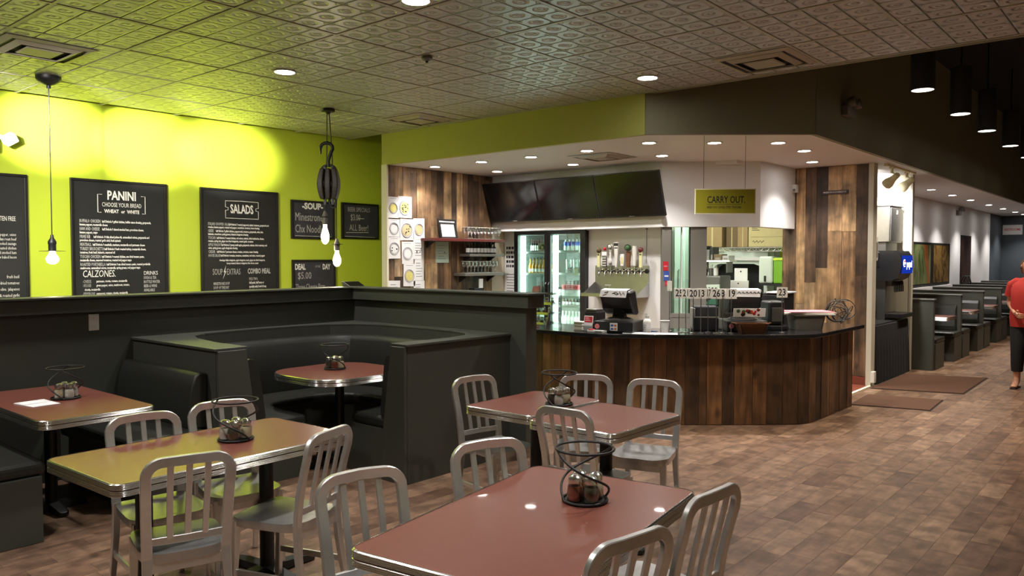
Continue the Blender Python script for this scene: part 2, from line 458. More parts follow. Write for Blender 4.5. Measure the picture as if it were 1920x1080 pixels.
# ------------------------------------------------------------------ tin ceiling over the dining room
ZC = 3.35
XL, YS, XS = -8.97, 6.95, -2.87
ceiling = struct(box('ceiling', M['black'], XL, 2.6, -2.6, YS, ZC + 0.03, ZC + 0.12))
xs = [-1.58 - 0.812 * k for k in range(-5, 10)]
ys = [6.93 - 0.82 * k for k in range(0, 12)]
for i in range(len(xs) - 1):
    for j in range(len(ys) - 1):
        x1, x0, y1, y0 = xs[i], xs[i + 1], ys[j], ys[j + 1]
        x0 = max(x0, XL + 0.002); x1 = min(x1, 2.58); y0 = max(y0, -2.58)
        c = 0.012
        mb = MB()
        z = ZC
        a = [(x0 + c, y0 + c, z + 0.004), (x1 - c, y0 + c, z + 0.004), (x1 - c, y1 - c, z + 0.004), (x0 + c, y1 - c, z + 0.004)]
        b = [(x0 + c + .02, y0 + c + .02, z), (x1 - c - .02, y0 + c + .02, z), (x1 - c - .02, y1 - c - .02, z), (x0 + c + .02, y1 - c - .02, z)]
        d = [(p[0], p[1], z + 0.028) for p in a]
        mb.loops([b, a, d])
        mb.build('ceiling_tile', M['tin'], ceiling)
for x in xs:
    if x < XL + .1 or x > 2.5: continue
    box('ceiling_bar', M['tbar'], x - 0.0125, x + 0.0125, -2.58, 6.93, ZC - 0.003, ZC + 0.02, ceiling)
for y in ys[:-1]:
    box('ceiling_bar', M['tbar'], XL, 2.58, y - 0.0125, y + 0.0125, ZC - 0.0025, ZC + 0.02, ceiling)
struct(box('trim_1', M['dark_olive'], -4.17, 2.6, YS, YS + 0.06, ZC - 0.004, 4.6))      # open edge of the dropped ceiling
struct(box('ceiling_upper', M['black'], XL, 2.6, YS, 27.6, 4.6, 4.7))

# ------------------------------------------------------------------ walls round the dining room and the aisle
struct(box('wall_left', M['lime'], -9.1, XL, -2.6, 9.2, 0, 4.6))
struct(box('wall_rear', M['cream'], -9.1, 2.7, -2.7, -2.6, 0, 4.6))
struct(box('wall_right', M['cream'], 2.6, 2.7, -2.6, 27.6, 0, 4.6))
struct(box('wall_end', M['end_wall'], -9.1, 2.7, 27.5, 27.6, 0, 4.6))
struct(box('wall_passage', M['lime'], XL, -8.22, 9.1, 9.2, 0, 4.6))

# soffit over the bar and along the hall: white underside, painted faces
ZS = 2.94
soff = [(-8.22, YS), (-4.17, YS), (XS, 8.05), (XS, 27.5), (-4.3, 27.5), (-4.3, 11.0), (-8.22, 11.0)]
struct(MB().prism(soff, ZS, ZS + 0.06).build('ceiling_soffit', M['white']))
struct(MB().prism([(-8.22, YS - .012), (-4.17, YS - .012), (-4.17, YS + .05), (-8.22, YS + .05)], ZS - .002, 4.6).build('wall_soffit_front', M['olive']))
u = Vector((XS + 4.17, 8.05 - YS, 0)).normalized(); nrm = Vector((u.y, -u.x, 0)) * .012
def strip(a, b, n, z0, z1):
    return MB().prism([(a[0] + n[0], a[1] + n[1]), (b[0] + n[0], b[1] + n[1]), (b[0] - 3 * n[0], b[1] - 3 * n[1]), (a[0] - 3 * n[0], a[1] - 3 * n[1])], z0, z1)
struct(strip((-4.17, YS), (XS, 8.05), nrm, ZS - .002, 4.6).build('wall_soffit_corner', M['dark_olive']))
struct(box('wall_soffit_hall', M['dark_olive'], XS - .04, XS + .012, 8.05, 27.5, ZS - .002, 4.6))

# partition with reclaimed boards at the left of the bar
XP = -8.13
wall_boards = struct(box('wall_bar_left', M['cream'], -8.22, XP - 0.02, YS, 9.5, 0, ZS))
struct(box('trim_2', M['cream'], -8.225, XP + 0.012, YS - 0.015, YS + 0.012, 0, ZS))
def board_field(parent, a0, a1, z0, z1, place, mtl, wmin=.10, wmax=.16, name='plank', lens=(0.5, 1.3), full=False, tints=None):
    x = a0; k = 0
    while x < a1 - .02:
        w = min(random.uniform(wmin, wmax), a1 - x)
        if a1 - x - w < .05: w = a1 - x
        z = z0
        if not full: z = z0 - random.uniform(0, .8)
        while z < z1:
            l = (z1 - z0) if full else random.uniform(*lens)
            za, zb = max(z, z0), min(z + l, z1)
            if zb - za > .04:
                t = tints[k % len(tints)] if tints else min(1, max(.002, random.betavariate(1.6, 1.5)))
                k += 1
                place(x + .0012, x + w - .0012, za + .001, zb - .001, random.uniform(.014, .024), t, mtl, parent, name)
            z += l
        x += w
def place_px(x0, x1, za, zb, d, t, mtl, parent, name):      # boards facing +X
    MB().bx(XP - .02, XP - .02 + d, x0, x1, za, zb, tint=t).build(name, mtl, parent)
board_field(wall_boards, YS + .02, 9.05, 0.9, ZS - .004, place_px, M['barn'], lens=(.6, 1.7))

# back of the bar: header, wall below it, window, kitchen opening
hd = [(-8.13, 9.07), (-5.19, 9.07), (-4.2, 9.86), (-4.17, 10.97), (-4.32, 10.97), (-4.34, 9.93), (-5.24, 9.21), (-8.13, 9.21)]
struct(MB().prism(hd, 2.1, ZS).build('wall_header', M['white']))
struct(box('wall_bar_back', M['white'], -8.13, -7.87, 9.34, 9.44, 0, 2.12))
struct(MB().bx(-8.13, -5.14, 9.26, 9.34, 2.1, 2.16).build('trim_3', M['white']))
struct(box('wall_tap', M['white'], -6.53, -5.20, 9.34, 9.44, 0, 2.12))
# the window and the opening stand on a line that runs parallel to the header corner
A = Vector((-5.19, 9.12, 0)); U = Vector((0.782, 0.623, 0)); NU = Vector((U.y, -U.x, 0))
def on_line(s0, s1, t0, t1):
    q = []
    for s, t in ((s0, t0), (s1, t0), (s1, t1), (s0, t1)):
        p = A + U * s - NU * t; q.append((p.x, p.y))
    return q
win = struct(MB().prism(on_line(-.02, .100, -.01, .10), 0, 2.1).prism(on_line(.352, .560, -.01, .10), 0, 2.1).prism(on_line(.100, .352, .0, .08), 0, .92).prism(on_line(.100, .352, -.005, .09), .92, .97).build('window_1', M['grey_plastic']))
MB().prism(on_line(.100, .112, .02, .07), .97, 2.1).prism(on_line(.340, .352, .02, .07), .97, 2.1).build('window_gasket', M['black_plastic'], win)
MB().prism(on_line(.112, .340, .042, .048), .97, 2.1).build('window_pane', M['pane'], win)
MB().prism(on_line(.235, .25, .03, .065), .97, 2.1).build('window_mullion', M['dispenser'], win)

# kitchen behind the opening
struct(box('wall_kitchen_back', M['kitchen_white'], -8.2, -4.0, 12.6, 12.7, 0, 3.0))
struct(box('wall_kitchen_left', M['kitchen_white'], -8.2, -8.1, 9.5, 12.6, 0, 3.0))
struct(box('wall_kitchen_side', M['kitchen_white'], -4.22, -4.06, 11.1, 12.6, 0, 3.0))
struct(box('ceiling_kitchen', M['white'], -8.2, -4.36, 9.5, 12.6, 2.9, 2.96))
struct(box('wall_cooler_back', M['kitchen_white'], -8.1, -6.45, 10.15, 10.25, 0, 2.9))
struct(box('trim_4', M['lime'], -5.02, -4.78, 12.585, 12.6, 1.3, 2.0))       # lime painted patch at the end of the kitchen wall

# boarded wall at the right of the bar
wall_r = struct(box('wall_bar_right', M['cream'], -4.34, -3.17, 10.985, 11.08, 0, ZS))
def place_ny(x0, x1, za, zb, d, t, mtl, parent, name):      # boards facing -Y
    MB().bx(x0, x1, 10.985 - d, 10.985, za, zb, tint=t).build(name, mtl, parent)
board_field(wall_r, -4.34, -3.17, 0.12, ZS - .004, place_ny, M['barn'], .12, .2, lens=(1.0, 2.9))
struct(box('trim_5', M['trim'], -3.185, -3.12, 10.93, 11.09, 0, ZS))
struct(box('baseboard_bar', M['quarry'], -4.34, -3.19, 10.955, 10.985, 0, .115))
qt = struct(box('floor_bar', M['slab'], -4.2, -3.15, 9.35, 10.95, -.005, .002))
for i in range(5):
    for j in range(8):
        MB().bx(-4.19 + i * .206, -4.19 + i * .206 + .2, 9.36 + j * .198, 9.36 + j * .198 + .192, .0, .008).build('floor_tile', M['quarry'], qt)
struct(MB().bx(-3.15, -3.11, 9.35, 10.93, 0, .012).build('trim_6', M['cream']))

# drink alcove and the hall wall
struct(box('wall_alcove_back', M['cream'], -4.2, -4.06, 11.08, 12.9, 0, ZS))
struct(box('wall_alcove_side', M['cream'], -4.2, -3.16, 12.9, 13.0, 0, ZS))
struct(box('trim_7', M['trim'], -3.16, -3.13, 12.895, 13.005, 0, ZS))
struct(box('wall_hall', M['white'], -4.32, -4.2, 13.0, 25.6, 0, ZS))
struct(box('wall_hall_end', M['end_wall'], -4.32, -4.2, 25.6, 27.5, 0, ZS))
dr = struct(MB().bx(-4.2, -4.185, 21.8, 23.0, 0, 2.25).build('door_1', mat('door_frame', srgb(40, 26, 20), 0.5)))
MB().bx(-4.19, -4.17, 21.88, 22.92, 0.01, 2.18).build('door_panel', mat('dark_door', srgb(58, 36, 28), 0.5, noise=.2, nscale=4), dr, bevel=.004)
MB().tube([(-4.15, 22.8, 1.0), (-4.13, 22.8, 1.02), (-4.13, 22.66, 1.02)], .012, 8).lathe([(.03, -.01), (.03, .01)], 12, (-4.165, 22.8, 1.0)).build('door_handle', M['steel'], dr)

# low partition wall that backs the booths
ZP = 1.40
pw = struct(box('wall_partition_left', M['charcoal'], -6.66, -6.5, -2.6, 5.24, 0, ZP - .02))
pw2 = struct(box('wall_partition_front', M['charcoal'], -6.5, -4.2, 5.1, 5.24, 0, ZP - .02))
for p_, a, b, c, d in ((pw, -6.66, -6.5, -2.6, 5.1), (pw2, -6.66, -4.2, 5.1, 5.24)):
    e = .038
    if p_ is pw:
        MB().bx(a - .03, b + e, c, d - e, ZP - .125, ZP - .016).build('coping_band', M['charcoal'], p_, bevel=.003)
        MB().bx(a - .04, b + e + .017, c, d - e - .017, ZP - .016, ZP).build('coping_cap', M['charcoal'], p_, bevel=.003)
    else:
        MB().bx(a - .03, b + .05, c - e, d + .04, ZP - .125, ZP - .016).build('coping_band', M['charcoal'], p_, bevel=.003)
        MB().bx(a - .04, b + .07, c - e - .017, d + .055, ZP - .016, ZP).build('coping_cap', M['charcoal'], p_, bevel=.003)
# ------------------------------------------------------------------ corner booth
inner = [(-4.53, 3.93), (-4.515, 4.5), (-4.56, 4.74), (-4.70, 4.88), (-4.95, 4.965), (-5.32, 4.985), (-5.88, 4.97), (-6.19, 4.86), (-6.33, 4.68),
         (-6.39, 4.38), (-6.42, 4.05), (-6.41, 3.69), (-6.35, 3.40), (-6.22, 3.24), (-6.02, 3.16), (-5.6, 3.095), (-5.2, 3.085)]
cb = wthing('corner_booth', 'dark grey horseshoe corner booth with black vinyl seats built against the low partition', 'booth', (-5.4, 4.0, 0))
MB().prism([(-5.2, 2.86), (-6.5, 2.86), (-6.5, 5.1), (-4.38, 5.1), (-4.38, 3.93)] + inner, 0.0, 1.035).build('booth_back', M['charcoal'], cb)
out2 = [(-5.185, 2.845), (-6.5, 2.845), (-6.5, 5.1), (-4.365, 5.1), (-4.365, 3.915)]
MB().prism(out2 + [(x, y) for x, y in [(-4.545, 3.915)] + inner[1:-1] + [(-5.185, 3.10)]], 1.035, 1.055).build('booth_ledge', M['charcoal'], cb, bevel=.004)
# sloping end panels
MB().loops([[(-5.2, 2.862, 0), (-5.2, 3.2, 0), (-5.2, 3.16, .45), (-5.2, 3.085, 1.035), (-5.2, 2.862, 1.035)],
            [(-5.17, 2.862, 0), (-5.17, 3.2, 0), (-5.17, 3.16, .45), (-5.17, 3.085, 1.035), (-5.17, 2.862, 1.035)]]).build('end_panel', M['charcoal'], cb, bevel=.003)
MB().loops([[(-4.382, 3.93, 0), (-4.66, 3.93, 0), (-4.62, 3.93, .45), (-4.53, 3.93, 1.035), (-4.382, 3.93, 1.035)],
            [(-4.382, 3.90, 0), (-4.66, 3.90, 0), (-4.62, 3.90, .45), (-4.53, 3.90, 1.035), (-4.382, 3.90, 1.035)]]).build('end_panel', M['charcoal'], cb, bevel=.003)
def inward(path):
    r = []
    for i, p in enumerate(path):
        a = path[max(i - 1, 0)]; b = path[min(i + 1, len(path) - 1)]
        dx, dy = b[0] - a[0], b[1] - a[1]; l = math.hypot(dx, dy)
        r.append((-dy / l, dx / l))
    return r
nn = inward(inner)
def wrap(path, nrm, sec):
    return [[(p[0] + n[0] * o, p[1] + n[1] * o, z) for o, z in sec] for p, n in zip(path, nrm)]
sec = [(0, .46), (.15, .46), (.165, .52), (.14, .72), (.115, .90), (.09, .945), (.04, .955), (0, .94)]
for a, b in ((0, 5), (5, 7), (7, 10), (10, 12), (12, 16)):
    MB().loops(wrap(inner[a:b + 1], nn[a:b + 1], sec)).build('backrest', M['vinyl'], cb, smooth=50)
seat_in = [(-5.06, 3.93), (-5.06, 4.2), (-5.12, 4.36), (-5.26, 4.45), (-5.45, 4.47), (-5.7, 4.46), (-5.86, 4.38), (-5.92, 4.2), (-5.92, 3.9), (-5.88, 3.75), (-5.76, 3.66), (-5.55, 3.63), (-5.2, 3.63)]
seat_poly = [(p[0] + n[0] * .02, p[1] + n[1] * .02) for p, n in zip(inner, nn)] + seat_in[::-1]
MB().prism(seat_poly, .385, .475).build('seat', M['vinyl'], cb, bevel=.028, seg=3)
base_in = [(-5.1, 3.93), (-5.1, 4.2), (-5.16, 4.40), (-5.3, 4.5), (-5.7, 4.5), (-5.9, 4.42), (-5.96, 4.2), (-5.96, 3.8), (-5.84, 3.62), (-5.6, 3.59), (-5.2, 3.59)]
MB().prism([(p[0] + n[0] * .01, p[1] + n[1] * .01) for p, n in zip(inner, nn)] + base_in[::-1], 0, .385).build('seat_base', M['charcoal'], cb)
# far left booth: two straight benches
def bench(name, label, x0, x1, yb, yf, parent_back=True):
    s = 1 if yf > yb else -1
    t = wthing(name, label, 'bench', ((x0 + x1) / 2, (yb + yf) / 2, 0))
    lo, hi = min(yb, yf), max(yb, yf)
    box('seat_base', M['charcoal'], x0, x1, lo, hi, 0, .40, t, bevel=.004)
    MB().bx(x0 + .005, x1 - .01, min(yb + s * .05, yf + s * .03), max(yb + s * .05, yf + s * .03), .40, .485).build('seat', M['vinyl'], t, bevel=.03, seg=3)
    b = MB(); sec = [(0, .48), (.13, .48), (.15, .55), (.12, .78), (.09, .86), (.05, .885), (0, .87)]
    b.loops([[(x, yb + s * o, z) for o, z in sec] for x in (x0 + .005, x1 - .07)]).build('backrest', M['vinyl'], t, bevel=.012, smooth=50)
    return t
b1 = bench('booth_bench', 'black booth bench with flat grey end panel at the left frame edge', -6.5, -5.15, 1.12, 1.72)
box('bench_back', M['charcoal'], -6.5, -5.2, 1.02, 1.118, 0, 1.05, b1, bevel=.004)
b2 = bench('booth_bench', 'black vinyl booth bench with its back against the left end of the corner booth', -6.5, -5.24, 2.858, 2.3)

# ------------------------------------------------------------------ tables
def make_table(name, label, cx, cy, w, l, rot, poles, r=.05, group=None, zt=.762, base=.3):
    t = thing(name, label, 'table', (cx, cy, 0), math.radians(rot), group)
    n = 6
    MB().prism(rrect(w - .004, l - .004, r, n), zt - .03, zt).build('table_top', M['laminate'], t)
    mb = MB(); prof = [(zt + .0012, -.004), (zt + .0012, .002)]
    z = zt - .001
    for k in range(4):
        prof += [(z - .003 + .003 * math.cos(q * PI / 5), .0028 + .0048 * math.sin(q * PI / 5)) for q in range(6)]; z -= .006
    top = [[(x, y, zz) for x, y in rrect(w + 2 * o, l + 2 * o, r + o, n)] for zz, o in prof]
    mb.loops(top[::-1], True, False)
    z -= .005; prof = [(z + .001, .002)]
    for k in range(4):
        prof += [(z - .003 + .003 * math.cos(q * PI / 5), .0028 + .0048 * math.sin(q * PI / 5)) for q in range(6)]; z -= .006
    prof += [(z, .002), (z, -.02)]
    mb.loops([[(x, y, zz) for x, y in rrect(w + 2 * o, l + 2 * o, r + o, n)] for zz, o in prof][::-1], True, False)
    mb.build('edge_band', M['chrome'], t, smooth=75)
    MB().prism(rrect(w + .004, l + .004, r, n), z + .001, zt - .032).build('underside', M['laminate_dk'], t)
    for dx, dy in poles:
        p = MB().lathe([(.038, .03), (.038, z + .002)], 16, (dx, dy, 0))
        p.bx(dx - .14, dx + .14, dy - .03, dy + .03, z - .012, z + .002).bx(dx - .03, dx + .03, dy - .14, dy + .14, z - .012, z + .002)
        p.build('pole', M['iron'], t, smooth=40)
        q = MB()
        for k in range(4):
            a = k * PI / 2
            R = Matrix.Translation((dx, dy, 0)) @ Matrix.Rotation(a, 4, 'Z')
            q.loops([[(0.0, -.035, .012), (0, .035, .012), (0, .035, .062), (0, -.035, .062)], [(base * .7, -.032, .010), (base * .7, .032, .010), (base * .7, .032, .045), (base * .7, -.032, .045)],
                     [(base * .95, -.03, .006), (base * .95, .03, .006), (base * .95, .03, .035), (base * .95, -.03, .035)], [(base, -.015, .01), (base, .015, .01), (base, .015, .028), (base, -.015, .028)]], M=R)
            q.lathe([(.02, 0), (.02, .012)], 10, (0, 0, 0), Matrix.Translation((dx + base * .9 * math.cos(a), dy + base * .9 * math.sin(a), 0)))
        q.build('cross_base', M['iron'], t, smooth=40)
    return t
make_table('dining_table', 'long brick red laminate table with chrome edge nearest the camera', -1.755, 2.215, .745, 1.21, 8.5, [(0, .3), (0, -.3)])
make_table('dining_table', 'long laminate table with amber sheen between four aluminium chairs near the left booth', -3.69, 1.985, .70, 1.24, 2.0, [(0, .33), (0, -.33)])
make_table('dining_table', 'small pinkish laminate table with a wire caddy on it, behind the front table', -3.19, 3.955, .555, .73, 0.5, [(.02, 0)], base=.26)
make_table('dining_table', 'small pinkish laminate table without a caddy, pushed against its twin before the bar', -2.575, 3.87, .60, .73, -1.0, [(0, 0)], base=.26)
make_table('booth_table', 'dark red laminate table of the left booth with a napkin on it', -5.62, 1.98, 1.36, .67, 0, [(-.15, 0)], r=.07, base=.22)
make_table('booth_table', 'dark red round-cornered laminate table inside the corner booth', -5.33, 4.03, .88, .90, 0, [(0, 0)], r=.27)

# ------------------------------------------------------------------ aluminium chairs
def chair_proto(label):
    t = thing('aluminium_chair', label, 'chair', (0, 0, 0), 0)
    # dished seat
    n = 14; mb = MB(); topv = []; 
    def outline(u, v):
        x = -1 + 2 * u / n; y = -1 + 2 * v / n
        s = abs(x) ** 5 + abs(y) ** 5
        k = 1 / max(1.0, (s ** 0.2)) if s > 0 else 1
        x *= k; y *= k
        hw = .176 + .016 * (y + 1) / 2
        X = x * hw; Y = .01 + y * .2
        dish = -.016 * (1 - min(1, (abs(x) ** 2.5))) * (1 - min(1, abs(y - .1) ** 3)) + .004 * math.exp(-(x * 5) ** 2) * max(0, y)
        edge = max(abs(x), abs(y)); drop = -.006 * max(0, (edge - .9) / .1) ** 2
        return (X, Y, .462 + dish + drop)
    vs = [outline(u, v) for v in range(n + 1) for u in range(n + 1)]
    fs = [(v * (n + 1) + u, v * (n + 1) + u + 1, (v + 1) * (n + 1) + u + 1, (v + 1) * (n + 1) + u) for v in range(n) for u in range(n)]
    mb.add(vs, fs)
    ring = [vs[u] for u in range(n + 1)] + [vs[v * (n + 1) + n] for v in range(1, n + 1)] + [vs[n * (n + 1) + u] for u in range(n - 1, -1, -1)] + [vs[v * (n + 1)] for v in range(n - 1, 0, -1)]
    r0 = ring; r1 = [(x * 1.008, y, z - .006) for x, y, z in ring]; r2 = [(x * 1.0, y, .418) for x, y, z in ring]
    mb.loops([r0, r1, r2][::-1], True, True)
    mb.build('seat', M['alu_seat'], t, smooth=35)
    # rear frame: posts, rounded corners and bowed top rail in one bar
    path = []
    prof = [(.43, -.178, .158), (.50, -.183, .160), (.60, -.198, .163), (.70, -.222, .166), (.775, -.243, .168)]
    for z, y, x in prof: path.append((-x, y, z))
    R = .068; zc = .794; xc = .169 - R
    for k in range(1, 7):
        a = PI - k / 6 * PI / 2
        path.append((-xc + R * math.cos(a), -.247 - .012 * k / 6, zc + R * math.sin(a)))
    for x in (-.06, 0, .06): path.append((x, -.268 if x == 0 else -.265, zc + R + (.003 if x == 0 else .0015)))
    path += [(-x, y, z) for x, y, z in path[:len(prof) + 6][::-1]]
    MB().bar(path, .042, .024, (0, 1, 0)).build('back_frame', M['alu'], t, smooth=35)
    MB().bar([(-.158, -.186, .515), (0, -.196, .515), (.158, -.186, .515)], .032, .014, (0, 1, 0)).build('back_rail', M['alu'], t, smooth=35)
    for x in (-.074, 0, .074):
        MB().bar([(x * .95, -.192, .52), (x * .97, -.206, .60), (x, -.23, .70), (x, -.252, .79), (x, -.266, .85)], .025, .013, (0, 1, 0)).build('back_slat', M['alu'], t, smooth=35)
    for s in (-1, 1):
        MB().bar([(s * .164, .172, .44), (s * .168, .180, .25), (s * .174, .196, .006)], [.040, .034, .028], .030, (0, 1, 0)).build('leg', M['alu'], t, smooth=35)
        MB().bar([(s * .157, -.176, .46), (s * .162, -.186, .30), (s * .174, -.232, .006)], [.042, .036, .028], .028, (0, 1, 0)).build('leg', M['alu'], t, smooth=35)
        MB().bar([(s * .168, .182, .19), (s * .166, -.20, .19)], .014, .030, (0, 0, 1)).build('stretcher', M['alu'], t, smooth=35)
        for y in (.197, -.233):
            pass
    for y in (.175, -.172):
        MB().bar([(-.152, y, .40), (.152, y, .40)], .012, .05, (0, 0, 1)).build('seat_apron', M['alu'], t, smooth=35)
    return t
proto = None
CH = [
 (-3.13, 1.60, 163, 'aluminium chair nearest the bottom left corner, its slatted back towards the camera'),
 (-4.15, 1.87, -8, 'aluminium chair on the booth side of the amber table, nearer the left'),
 (-4.18, 2.33, -12, 'aluminium chair on the booth side of the amber table, behind that table\'s wire caddy'),
 (-3.08, 2.28, 199, 'aluminium chair at the right of the amber table, back at an angle'),
 (-2.40, 1.91, -14, 'aluminium chair on the left side of the front table, the nearer of that pair'),
 (-2.365, 2.60, -20, 'aluminium chair on the left side of the front table, the farther of that pair'),
 (-1.24, 2.56, 176, 'aluminium chair on the right side of the front table, beside the open floor'),
 (-1.22, 1.985, 170, 'aluminium chair at the bottom frame edge, right of the front table'),
 (-3.73, 3.955, -10, 'aluminium chair at the grey booth end of the two pushed-together tables'),
 (-3.17, 4.51, -58, 'aluminium chair behind the small table with the wire caddy, its back to the bar'),
 (-2.69, 4.63, -74, 'aluminium chair behind the small table without a caddy, its back to the bar'),
 (-2.56, 3.42, 92, 'aluminium chair on the near side of the two pushed-together tables, back to the camera'),
]
for x, y, deg, lab in CH:
    a = math.radians(deg)
    loc = (x + .262 * math.cos(a), y + .262 * math.sin(a), 0); rz = a - PI / 2
    if proto is None:
        proto = chair_proto(lab); proto.location = loc; proto.rotation_euler = (0, 0, rz); proto['group'] = 'aluminium dining chairs'
    else:
        dup(proto, loc, rz, lab, 'aluminium dining chairs')

# ------------------------------------------------------------------ wire caddies and shakers
def caddy_proto(label):
    t = thing('wire_caddy', label, 'caddy', (0, 0, 0), 0, 'wire caddies on the tables')
    c = lambda r, z, n=28: [(r * math.cos(2 * PI * k / n), r * math.sin(2 * PI * k / n), z) for k in range(n)]
    MB().tube(c(.086, .0085), .0050, 8, True).build('base_ring', M['wire'], t, smooth=60)
    MB().lathe([(.084, .003), (.084, .006)], 28).build('base_plate', M['wire'], t, smooth=30)
    MB().tube(c(.112, .205), .0048, 8, True).build('top_ring', M['wire'], t, smooth=60)
    for ph in (0, PI):
        pts = []
        for k in range(25):
            u = k / 24; a = ph - PI * 1.02 * u
            r = .086 + .026 * u + .004 * math.sin(PI * u)
            pts.append((r * math.cos(a), r * math.sin(a), .0085 + (.205 - .0085) * (u + .035 * math.sin(2 * PI * u))))
        MB().tube(pts, .0048, 8).build('spiral_wire', M['wire'], t, smooth=60)
    return t
sp = {}
def shaker(kind, x, y, z, label):
    cm = {'cheese': 'cheese', 'salt': 'salt', 'flakes': 'flakes', 'oregano': 'oregano'}[kind]
    if kind not in sp:
        t = thing('shaker', label, 'shaker', (x, y, z), 0, 'shakers in the wire caddies')
        MB().lathe([(.026, 0), (.030, .004), (.031, .03), (.030, .055), (.024, .07), (.024, .078)], 14).build('jar', M['glass'], t, smooth=40)
        MB().lathe([(.0245, .003), (.0285, .006), (.0295, .03), (.0283, .05), (.024, .06)], 14).build('filling', M[cm], t, smooth=40)
        MB().lathe([(.0262, .074), (.0262, .088), (.025, .094), (.016, .101), (.006, .103)], 16).build('lid', M['chrome'], t, smooth=30)
        sp[kind] = t
    else:
        dup(sp[kind], (x, y, z), random.random() * 3, label)
CAD = [
 (-1.74, 2.47, .762, 60, 'black spiral wire caddy on the nearest table', 'the nearest table', [(-.040, -.020, 'flakes', 'red pepper flakes shaker at the front of the caddy on the nearest table'), (.020, -.042, 'oregano', 'dark herb shaker at the front of the caddy on the nearest table'), (-.016, .044, 'flakes', 'red pepper flakes shaker at the back of the caddy on the nearest table'), (.044, .02, 'cheese', 'cheese shaker tucked behind the herbs on the nearest table')]),
 (-3.70, 2.14, .762, 20, 'black spiral wire caddy on the amber table by the left booth', '', [(-.045, -.022, 'salt', 'pale shaker at the left of the caddy on the amber table'), (.005, -.045, 'oregano', 'dark herb shaker in the middle of the caddy on the amber table'), (.046, .02, 'cheese', 'cheese shaker at the right of the caddy on the amber table'), (-.012, .045, 'flakes', 'pepper shaker at the back of the caddy on the amber table')]),
 (-3.02, 4.0, .762, 100, 'black spiral wire caddy on the far pair of small tables', '', [(-.046, -.012, 'oregano', 'dark shaker at the left of the caddy before the bar'), (-.004, -.045, 'salt', 'pale shaker in the middle of the caddy before the bar'), (.044, .014, 'cheese', 'cheese shaker at the right of the caddy before the bar'), (0, .046, 'flakes', 'pepper shaker at the back of the caddy before the bar')]),
 (-5.655, 2.04, .762, 150, 'black spiral wire caddy on the left booth table beside the napkin', '', [(-.02, -.042, 'cheese', 'cheese shaker nearest the napkin on the left booth table'), (.036, -.02, 'salt', 'white shaker beside the cheese shaker on the left booth table'), (-.03, .035, 'flakes', 'pepper shaker behind the cheese on the left booth table'), (.03, .04, 'salt', 'white shaker at the back of the caddy on the left booth table')]),
 (-5.43, 4.06, .762, 40, 'black spiral wire caddy on the round-cornered table in the corner booth', '', [(-.044, -.015, 'oregano', 'dark shaker at the left of the caddy in the corner booth'), (.008, -.045, 'flakes', 'pepper shaker in the middle of the caddy in the corner booth'), (.044, .014, 'cheese', 'cheese shaker at the right of the caddy in the corner booth'), (-.008, .045, 'salt', 'white shaker at the back of the caddy in the corner booth')]),
]
cp = None
for x, y, z, rot, lab, _, jars in CAD:
    if cp is None:
        cp = caddy_proto(lab); cp.location = (x, y, z); cp.rotation_euler = (0, 0, math.radians(rot))
    else:
        dup(cp, (x, y, z), math.radians(rot), lab)
    # jar offsets are given along the view, so turn them towards the entrance corner
    ca, sa = math.cos(math.radians(40)), math.sin(math.radians(40))
    for dx, dy, kind, jl in jars:
        shaker(kind, x + dx * ca - dy * sa, y + dx * sa + dy * ca, z + .006, jl)
nk = thing('napkin', 'white paper napkin lying on the left booth table', 'napkin', (-5.575, 1.845, .7635), math.radians(8))
MB().loops([[(-.12, -.09, 0), (.11, -.085, 0), (.12, .08, 0), (-.1, .09, 0)], [(-.12, -.09, .003), (.11, -.085, .004), (.12, .08, .003), (-.1, .09, .005)]]).build('napkin_sheet', M['paper'], nk)
MB().loops([[(-.115, -.085, .0045), (.0, -.083, .0045), (.005, .08, .0045), (-.095, .085, .0055)], [(-.115, -.085, .0065), (.0, -.083, .0055), (.005, .08, .0055), (-.095, .085, .0085)]]).build('napkin_fold', M['paper'], nk)
# ------------------------------------------------------------------ ceiling fixtures
def downlight(loc, label, r, energy, color, group, size=115, cat='light', strength='lens', blend=.7):
    t = thing('recessed_light', label, cat, loc, 0, group)
    MB().lathe([(r + .022, 0.0), (r + .020, -.006), (r + .004, -.007), (r - .002, .0), (r - .002, .004)], 24).build('trim_ring', M['white_plastic'], t, smooth=40)
    MB().lathe([(r, -.001), (r * .7, -.006), (r * .2, -.0075)], 24).build('lit_lens', M[strength], t, smooth=60)
    lamp(t, (0, 0, -.03), energy, color, size, blend, r * .8)
    return t
TIN = [(-6.12, 4.06, 'ceiling downlight between the pulley lamp and the hanging bulb, over the corner booth'),
       (-3.79, 3.49, 'ceiling downlight cut by the top edge of the picture, above the pair of small tables'),
       (-3.79, 6.35, 'ceiling downlight beside the vent at the edge of the tin ceiling, before the bar'),
       (-3.79, .64, 'ceiling downlight above the amber table, above the picture'), (-6.12, 1.0, 'ceiling downlight above the left booth, above the picture'),
       (-1.42, 1.2, 'ceiling downlight right of the front table, above the picture'), (-1.42, 3.9, 'ceiling downlight above the open floor, above the picture')]
for x, y, lab in TIN:
    downlight((x, y, ZC - .003), lab, .085, P_TIN, NEUT, 'downlights in the tin ceiling')
